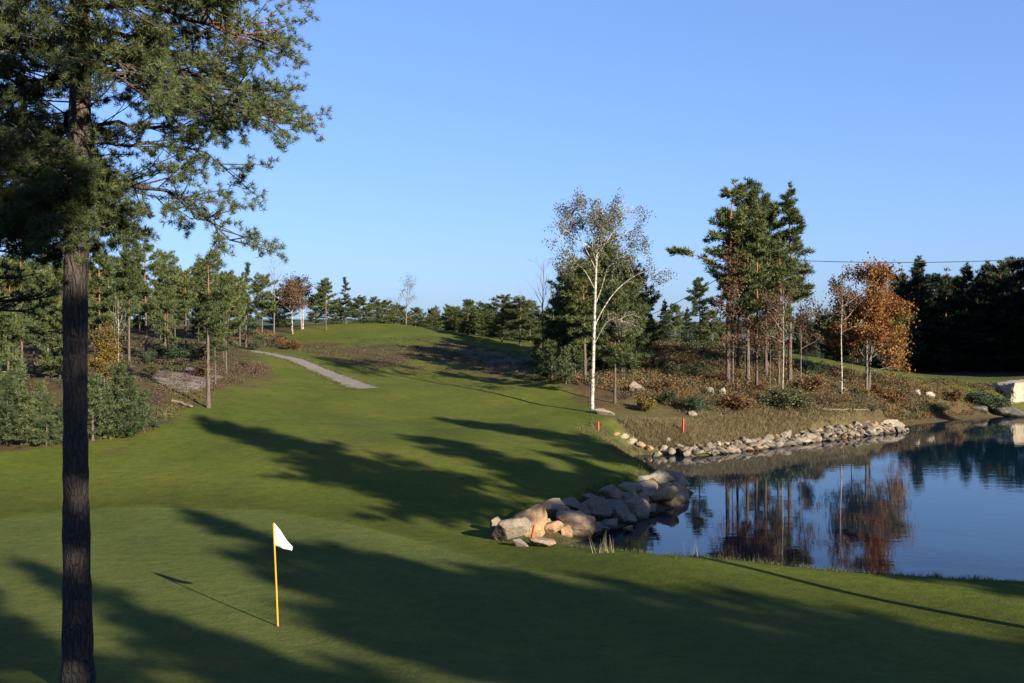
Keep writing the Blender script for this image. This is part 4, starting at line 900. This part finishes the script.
# ------------------------------------------------------------------ trees of the wood behind the viewer: their shadows lie on the green and fairway
def from_pq(p, q): return (.7507*p-.6606*q, .6606*p+.7507*q)
OFF = 'pines behind the viewer that shade the green'
def off(key, p, tip, h, wide=1.0):
    q = tip-45
    for _ in range(5):
        x, y = from_pq(p, q); q = tip-2.954*(h+hz(x, y)-1.4)
    x, y = from_pq(p, q); s = h/V[key]['h']
    plant(key, x, y, hz(x, y)-.05, (s*wide, s*wide, s), _rt.uniform(0, 6.28), 'pine_tree', 'tall pine of the wood beside the viewer, casting its shadow over the grass', 'tree', OFF)
for a in [('shade2',22.3,53.5,19,1.0),('shade2',28.4,43,17,1.15),('shade2',36.0,49,17.5,1.15),('shade0',31.8,35,15,.85),('shade1',28.6,31.5,15,1.0),('shade1',26.6,30.0,14,.75),('shade0',30.8,31.0,14,.9),('tall1',5.0,36,13.5,.9),('shade1',2.9,46,16,.9),('shade1',18.8,14,15,1.25),('shade0',16.6,19.5,15,1.15),('shade0',20.0,7.5,14,1.2),('shade1',15.4,11,14,1.4),
          ('shade0',13.6,32,16,.95),('shade1',15.0,24,15,1.1),('shade0',17.6,17,15,1.1),('shade1',12.2,25,16,1.1),('shade0',10.6,18,14,1.0),('shade0',19.4,11,14,1.1),('shade1',14.2,14,14,1.3),('shade0',16.5,8,14,1.3),('shade1',12,8,14,1.3),
          ('shade0',7.6,28,15,.7),('shade1',8.2,20,14,.8),('shade0',5.2,24,15,.8),('shade1',5.4,17,13,.8),('shade0',2.5,22,15,.9),('shade1',-.5,18,15,1.0)]: off(*a)
for x, y, h in [(60,52,14),(63,50,12)]+[(*from_pq(p_, q_), 25) for p_, q_ in [(138,46),(143,38),(147,48),(151,40),(155,50),(158,38),(162,46),(166,40),(170,50),(174,42),(178,48),(182,40),(140,30),(149,30),(157,29),(165,31),(173,31)]]:
    plant('darka', x, y, hz(x, y)-.05, (h/12*1.25, h/12*1.25, h/12), _rt.uniform(0, 6.28), 'conifer_tree', 'tall conifer beyond the picture edge shading the inlet and the dark wood', 'tree', 'conifers beyond the picture edge')
OW = 'pines of the wood behind the viewer'
for k in range(90):                                           # the wood the viewer looks out from: it takes away the low sky behind
    an = _rt.uniform(-2.9, .1); rd = _rt.uniform(24, 60); x, y = 4+rd*math.cos(an), -6+rd*math.sin(an)
    p = .7507*x+.6606*y
    sc_ = _rt.uniform(1.0, 1.5); q = -.6606*x+.7507*y; tip = q+2.954*(sc_*9.5+hz(x, y)-1.4)
    if 19 < p < 40 or tip > np.interp(p, [-12, -2, 4, 9, 12, 19], [40, 22, 15, 11, 9, 3]): sc_ *= .6; tip = q+2.954*(sc_*9.5+hz(x, y)-1.4)
    if 19 < p < 40 or tip > np.interp(p, [-12, -2, 4, 9, 12, 19], [40, 22, 15, 11, 9, 3]): continue
    plant(_rt.choice(['dense0', 'dense1']), x, y, hz(x, y)-.05, sc_, _rt.uniform(0, 6.28), 'pine_tree', 'pine in the wood behind the viewer', 'tree', OW)

# ------------------------------------------------------------------ undergrowth and grasses
def scatter(P, n, rng):
    P = np.asarray(P); out = np.zeros((0, 2))
    while len(out) < n:
        q = rng.uniform(P.min(0), P.max(0), (n*2, 2)); out = np.r_[out, q[poly_sd(P, q[:, 0], q[:, 1]) < 0]]
    return out[:n]
def heath(name, P, n, rng, pal, hh=(.2, .7), per=26, size=.12, wd=.4, mask=None):
    q = scatter(P, n, rng)
    d = poly_sd(POND, q[:, 0], q[:, 1]); q = q[d > .9]
    if mask is not None: q = q[mask(q)]
    z = height(q[:, 0], q[:, 1]); H = rng.uniform(*hh, len(q))*(.5+fbm(q[:, 0]*.5, q[:, 1]*.5, 3))
    cl = np.array(pal); f = fbm(q[:, 0]*.35+11, q[:, 1]*.35+5, 3); idx = np.clip(((f-.28)/.44*len(cl)+rng.normal(0, .9, len(q))).astype(int), 0, len(cl)-1)
    C = np.repeat(np.c_[q, z], per, 0); k = np.repeat(H, per); a = rng.normal(size=(len(C), 3)); a = a/np.linalg.norm(a, axis=1)[:, None]*rng.random((len(C), 1))**.5
    C = C+np.c_[a[:, 0]*wd, a[:, 1]*wd, np.abs(a[:, 2])*k]; col = np.repeat(cl[idx], per, 0)*rng.uniform(.65, 1.3, (len(C), 1))
    g = Geo(); leaves(g, C, size, rng, col, .3); return kind(link(name, g.mesh(name, M['under'], False, "zone")), "stuff")
rng = np.random.default_rng(12)
RUST = [(.045,.05,.022),(.052,.038,.023),(.082,.048,.025),(.064,.058,.026),(.125,.062,.022),(.072,.044,.026),(.10,.08,.036),(.042,.046,.022)]
heath("heath_undergrowth", [(3,74),(9,67),(13,64.8),(18,67.5),(25,72),(27.5,75),(33,79.5),(36,83),(34,87),(27,86),(20,88),(14,96),(6,100),(3,88)], 5200, rng, RUST, (.2, .75), 24, .13)
heath("shore_undergrowth", [(14,63),(18,66),(24,70.2),(28,73.6),(28.5,77),(25,76),(19,70.5),(13.5,66.5)], 900, rng, [(.07,.058,.03),(.085,.068,.034),(.055,.05,.024),(.08,.05,.022)], (.12, .35), 18, .11, mask=lambda q: poly_sd(POND, q[:, 0], q[:, 1]) > 1.9)
heath("bank_undergrowth", [(24,73.5),(28,74.5),(33,79),(37,82),(44,86),(48,90),(40,92),(33,88),(26,85)], 900, rng, [(.065,.048,.026),(.08,.055,.025),(.06,.056,.026),(.10,.055,.02),(.05,.036,.022)], (.12, .4), 20)
heath("forest_undergrowth", [(-45,44.5),(-20.5,44),(-18.3,47),(-18,50.5),(-19.7,54),(-21,61),(-23,66),(-21,76),(-23,86),(-26,95),(-60,95),(-60,44)], 2200, rng, [(.04,.034,.02),(.034,.04,.018),(.06,.038,.022),(.036,.044,.02)], (.15, .5), 16)
heath("mound_heather", Z_HEATH, 1500, rng, [(.056,.037,.027),(.058,.055,.023),(.05,.034,.024),(.055,.064,.022)], (.06, .22), 16, .09, .35, mask=lambda q: fbm(q[:, 0]*.5+31, q[:, 1]*.5, 4) > .42)
heath("path_heather", gpoly([(150,386),(200,366),(245,360),(272,368),(250,382),(215,388),(205,404),(160,424),(140,438)]), 700, rng, [(.055,.034,.027),(.066,.04,.027),(.06,.056,.023)], (.06, .25), 16, .09, .35)
def grass(name, q, rng, pal, hh, per, w=.02, spread=.12, lean=.5):
    z = height(q[:, 0], q[:, 1]); C = np.repeat(np.c_[q, z-.01], per, 0)+np.c_[rng.normal(0, spread, (len(q)*per, 2)), np.zeros(len(q)*per)]
    C[:, 2] = height(C[:, 0], C[:, 1])-.01
    H = np.repeat(rng.uniform(*hh, len(q)), per)*rng.uniform(.6, 1.1, len(C)); d = rng.normal(0, lean, (len(C), 2)); az = rng.uniform(0, 2*PI, len(C)); s = np.c_[np.cos(az), np.sin(az), np.zeros(len(C))]*w*.5
    V3 = np.stack([C-s, C+s, C+np.c_[d*H[:, None], H]], 1); cl = np.array(pal); col = cl[rng.integers(0, len(cl), len(q))]; col = np.repeat(col, per, 0)*rng.uniform(.7, 1.25, (len(C), 1))
    g = Geo(); g.tris(V3, col); return kind(link(name, g.mesh(name, M['under'], False, "zone")), "stuff")
TANP = [(.13,.10,.05),(.11,.085,.042),(.08,.076,.034),(.15,.115,.065)]
q = scatter(Z_TAN, 2600, rng); q = q[poly_sd(POND, q[:, 0], q[:, 1]) > .6]; q = np.r_[q, scatter([(13,62.5),(20,67.2),(26.5,72.3),(27.5,75.5),(22,74.5),(15,68.5),(11,65)], 1500, rng)]; grass("dry_grass", q, rng, TANP, (.15, .38), 14, .035)
q = np.array([along(POND[16:22], t) for t in rng.random(420)])+np.c_[rng.normal(-1.3, .6, 420), rng.normal(.2, .4, 420)]; q = q[poly_sd(POND, q[:, 0], q[:, 1]) > .25]
grass("inlet_grass", q, rng, [(.06,.062,.022),(.09,.075,.036),(.05,.058,.017)], (.1, .3), 14, .025, .12)
q = np.array([along(PL, t) for t in rng.random(500)])+np.where(rng.random((500, 1)) < .5, 1, -1)*np.array([[.62, .78]])*rng.normal(1.05, .16, (500, 1))
grass("path_edge_grass", q, rng, [(.045,.058,.016),(.07,.062,.028),(.06,.06,.02)], (.06, .2), 10, .03, .15)
q = scatter([(5,75),(9,67),(13,65.2),(18,68),(25,73),(29,77),(35,81),(38,85),(32,87),(26,86),(18,87),(8,86)], 1700, rng); q = q[(poly_sd(POND, q[:, 0], q[:, 1]) > 1.2) & (fbm(q[:, 0]*.4+2, q[:, 1]*.4+9, 3) > .44)]
grass("rusty_heath_grass", q, rng, [(.13,.075,.026),(.15,.10,.042),(.11,.085,.036),(.16,.088,.026),(.085,.08,.03)], (.25, .6), 16, .035, .22)
# lip of the near bank and both sides of the spit
tt = rng.random(1500); seg = np.array([along(POND[2:13], t) for t in tt]); q = seg+np.c_[rng.normal(-.5, .5, len(seg)), rng.normal(-.9, .45, len(seg))]; q = q[(poly_sd(POND, q[:, 0], q[:, 1]) > .15) & (poly_sd(GP, q[:, 0], q[:, 1]) > .3)]
grass("bank_grass", q, rng, [(.04,.058,.014),(.052,.064,.017),(.066,.066,.025),(.034,.05,.014)], (.06, .2), 18, .016, .1)
q = np.array([along(POND[12:24], t) for t in rng.random(420)])+rng.normal(0, .25, (420, 2))-np.array([1.9, -.4]); grass("spit_grass", q, rng, [(.045,.06,.018),(.064,.066,.025),(.09,.078,.034)], (.08, .25), 16, .02, .1)
for px, py, n in [(755,562,16), (750,563,10), (605,556,12), (690,563,8)]:
    x, y = (px-CX)/F*28.4, 28.4; q = np.c_[rng.normal(x, .12, n), rng.normal(y, .1, n)]
    g = grass("reed_stalks", q, rng, [(.2,.16,.09),(.15,.13,.07)], (.35, .7), 2, .014, .05, .2)
# shrubs of the far bank
SG = 'shrubs on the far bank'
for key, px, py, h, w, l in [
    ('shrubr',738,412,22,1.3,'bright rust orange shrub below the tall pine trunks'),('shrubg',778,410,30,1.2,'olive bush at the foot of the white stemmed birch in the tall group'),('shrubg',797,410,24,1.2,'olive and brown bush right of the white stemmed birch'),
    ('shrubd',697,414,24,1.0,'dark green bush left of the rust orange shrub'),('shruby',645,412,20,1.1,'yellowish bush at the tan grass right of the white birch'),('shrubg',672,405,20,1.3,'olive bush between the yellowish bush and the dark green bush'),
    ('shrubr',660,392,16,1.4,'brown red shrub on the shaded heath'),('shrubr',890,404,18,1.4,'rust shrub on the bank right of the orange tree'),('shrubr',878,396,14,1.2,'rust bush at the foot of the orange tree'),('shruby',862,398,16,1.0,'golden bush left of the orange tree trunks'),
    ('shrubr',955,402,16,1.2,'orange brown bush on the bank above the inlet'),('shrubg',940,412,12,1.5,'dry olive shrub at the waterline of the brown bank'),('shrubd',982,407,20,1.7,'dark bush in the shade left of the granite block'),('shrubd',1000,412,20,1.4,'dark green bush below the left end of the granite block'),
    ('twiggy',845,404,14,2.0,'grey heap of bare twigs behind the riprap near the slim birch'),('twiggy',870,412,12,2.0,'grey brown twig heap right of the slim birch'),('twiggy',820,404,12,1.6,'bare twiggy shrub left of the slim birch'),('twiggy',625,400,14,1.4,'dry twiggy shrub right of the white birch'),
    ('shrubr',810,392,20,1.2,'russet bush on the slope right of the tall group'),('shrubd',812,376,18,1.5,'dark bush on the slope under the russet tree'),('shrubg',690,378,16,1.5,'olive shrub on the shaded heath left of the tall group'),('shrubr',720,384,14,1.4,'rusty shrub at the back of the tall pine trunks'),
    ('shrubr',757,392,14,1.3,'brown shrub among the trunks of the tall group'),('shrubd',660,372,16,1.6,'dark shrub below the pointed spruce'),('shrubg',925,412,9,1.6,'low olive shrub on the shore below the rock outcrop')]:
    shrub(key, px, py, h*.74, 'heath_bush', l, 'bush', SG, w*1.3)

# ------------------------------------------------------------------ fallen trunks
def log(pts, r, label):
    P = np.array([ground(*p) for p in pts]); P[:, 2] += r*.9; g = Geo(); T = np.linspace(0, 1, 8); t = np.linspace(0, 1, len(P))
    q = np.stack([np.interp(T, t, P[:, i]) for i in range(3)], 1)+np.random.default_rng(len(label)).normal(0, .02, (8, 3)); q -= q[0]; g.tube(q, np.linspace(r, r*.6, 8), 8)
    o = link("fallen_log", g.mesh("fallen_log", M['wood'], True), None, P[0]); tag(o, label, 'log')
log([(818,410),(840,411)], .09, 'pale bare log lying on the twig heap behind the riprap'); log([(838,412),(868,410)], .07, 'thin grey log lying right of the pale log behind the riprap')
log([(172,403),(192,409)], .10, 'dark fallen log on the rough left of the lone thin pine')

# ------------------------------------------------------------------ flagstick, stakes, cable
def flagstick():
    x, y, z = ground(277, 629); e = bpy.data.objects.new("golf_flag", None); COL.objects.link(e); e.location = (x, y, z+.012)
    tag(e, 'yellow golf flagstick with a limp white flag standing in the hole on the green', 'flagstick')
    g = Geo(); lean = -.085; g.tube([(0, 0, -.1), (lean*.33, 0, .7), (lean*.66, 0, 1.4), (lean, 0, 2.08)], [.021, .020, .018, .015], 14)
    pole = link("pole", g.mesh("pole", M['pole'], True), e)
    g = Geo(); nu, nv = 13, 13; Vv = []
    for a in range(nu):
        for b in range(nv):
            u, v = a/(nu-1), b/(nv-1)                          # u out from the pole, v down the hoist
            top = 2.09-.50*u**1.05; bot = 2.09-.46-.10*u; zz = top+(bot-top)*v
            xx = lean+.012+.36*u**1.0; yy = .05*math.sin(u*7+v*1.5)*u+.04*u-.09*u*v
            Vv.append((xx, yy, zz))
    i = (np.arange(nu-1)[:, None]*nv+np.arange(nv-1)[None]).ravel(); g.add(Vv, None, np.stack([i, i+1, i+nv+1, i+nv], 1))
    f = link("flag", g.mesh("flag", M['flag'], True), e); m = f.modifiers.new("cloth", 'SOLIDIFY'); m.thickness = .006
    g = Geo(); a = np.linspace(0, 2*PI, 25)[:-1]; ro, ri = .062, .054
    Vv = [(ro*math.cos(t), ro*math.sin(t), .012) for t in a]+[(ri*math.cos(t), ri*math.sin(t), .012) for t in a]+[(ri*math.cos(t), ri*math.sin(t), -.1) for t in a]
    Q = [[k, (k+1) % 24, 24+(k+1) % 24, 24+k] for k in range(24)]+[[24+k, 24+(k+1) % 24, 48+(k+1) % 24, 48+k] for k in range(24)]; g.add(Vv, None, Q)
    link("cup", g.mesh("cup", M['dark']), e)
flagstick()
def stake(px, py, h, lean, label, r=.04):
    x, y, z = ground(px, py); g = Geo(); H = h/F*y; 
    for (a, b) in ((-.15, H*.93), (H*.93, H)):
        pass
    g.tube([(0, 0, -.15), (lean*H*.5, 0, H*.5), (lean*H*.96, 0, H*.96), (lean*H, 0, H)], [r, r, r, r*.6], 4); o = link("hazard_stake", g.mesh("stake", M['red']), None, (x, y-.05, z)); tag(o, label, 'stake')
stake(531, 541, 16, .22, 'short red stake leaning before the big tan boulder of the spit', .035)
stake(683, 434, 15, .02, 'tall red stake in the dry grass behind the inlet stones', .065)
stake(598, 431, 9, .0, 'small red stake near the foot of the white birch', .07)
def cable():
    A = np.array(pix(596, 330, 130)); B = np.array(pix(748, 258, 90)); Cc = np.array(pix(1250, 240, 82))
    g = Geo()
    for p, q, sag in ((A, B, 1.2), (B, Cc, 1.0)):
        t = np.linspace(0, 1, 40)[:, None]; P = p+(q-p)*t; P[:, 2] -= sag*4*(t*(1-t))[:, 0]; g.tube(P, np.full(40, .035), 5)
    o = link("power_cable", g.mesh("power_cable", M['cable'], True)); tag(o, 'thin dark overhead cable crossing the sky behind the tall pines', 'cable')
    for (p, l) in ((B, 'wooden utility pole hidden among the tall pines carrying the cable'), (A, 'far wooden utility pole behind the dark cluster'), (Cc, 'wooden utility pole beyond the picture edge')):
        zb = hz(p[0], p[1]); e = bpy.data.objects.new("utility_pole", None); COL.objects.link(e); e.location = (p[0], p[1], zb); tag(e, l, 'utility pole')
        g = Geo(); g.tube([(0, 0, -.3), (0, 0, (p[2]-zb)*.5), (0, 0, p[2]-zb+.15)], [.14, .12, .10], 10); link("post", g.mesh("post", M['wood'], True), e)
        g = Geo(); g.tube([(0, 0, p[2]-zb+.151), (0, 0, p[2]-zb+.3)], [.05, .035], 8); link("insulator", g.mesh("insulator", M['dark'], True), e)
cable()
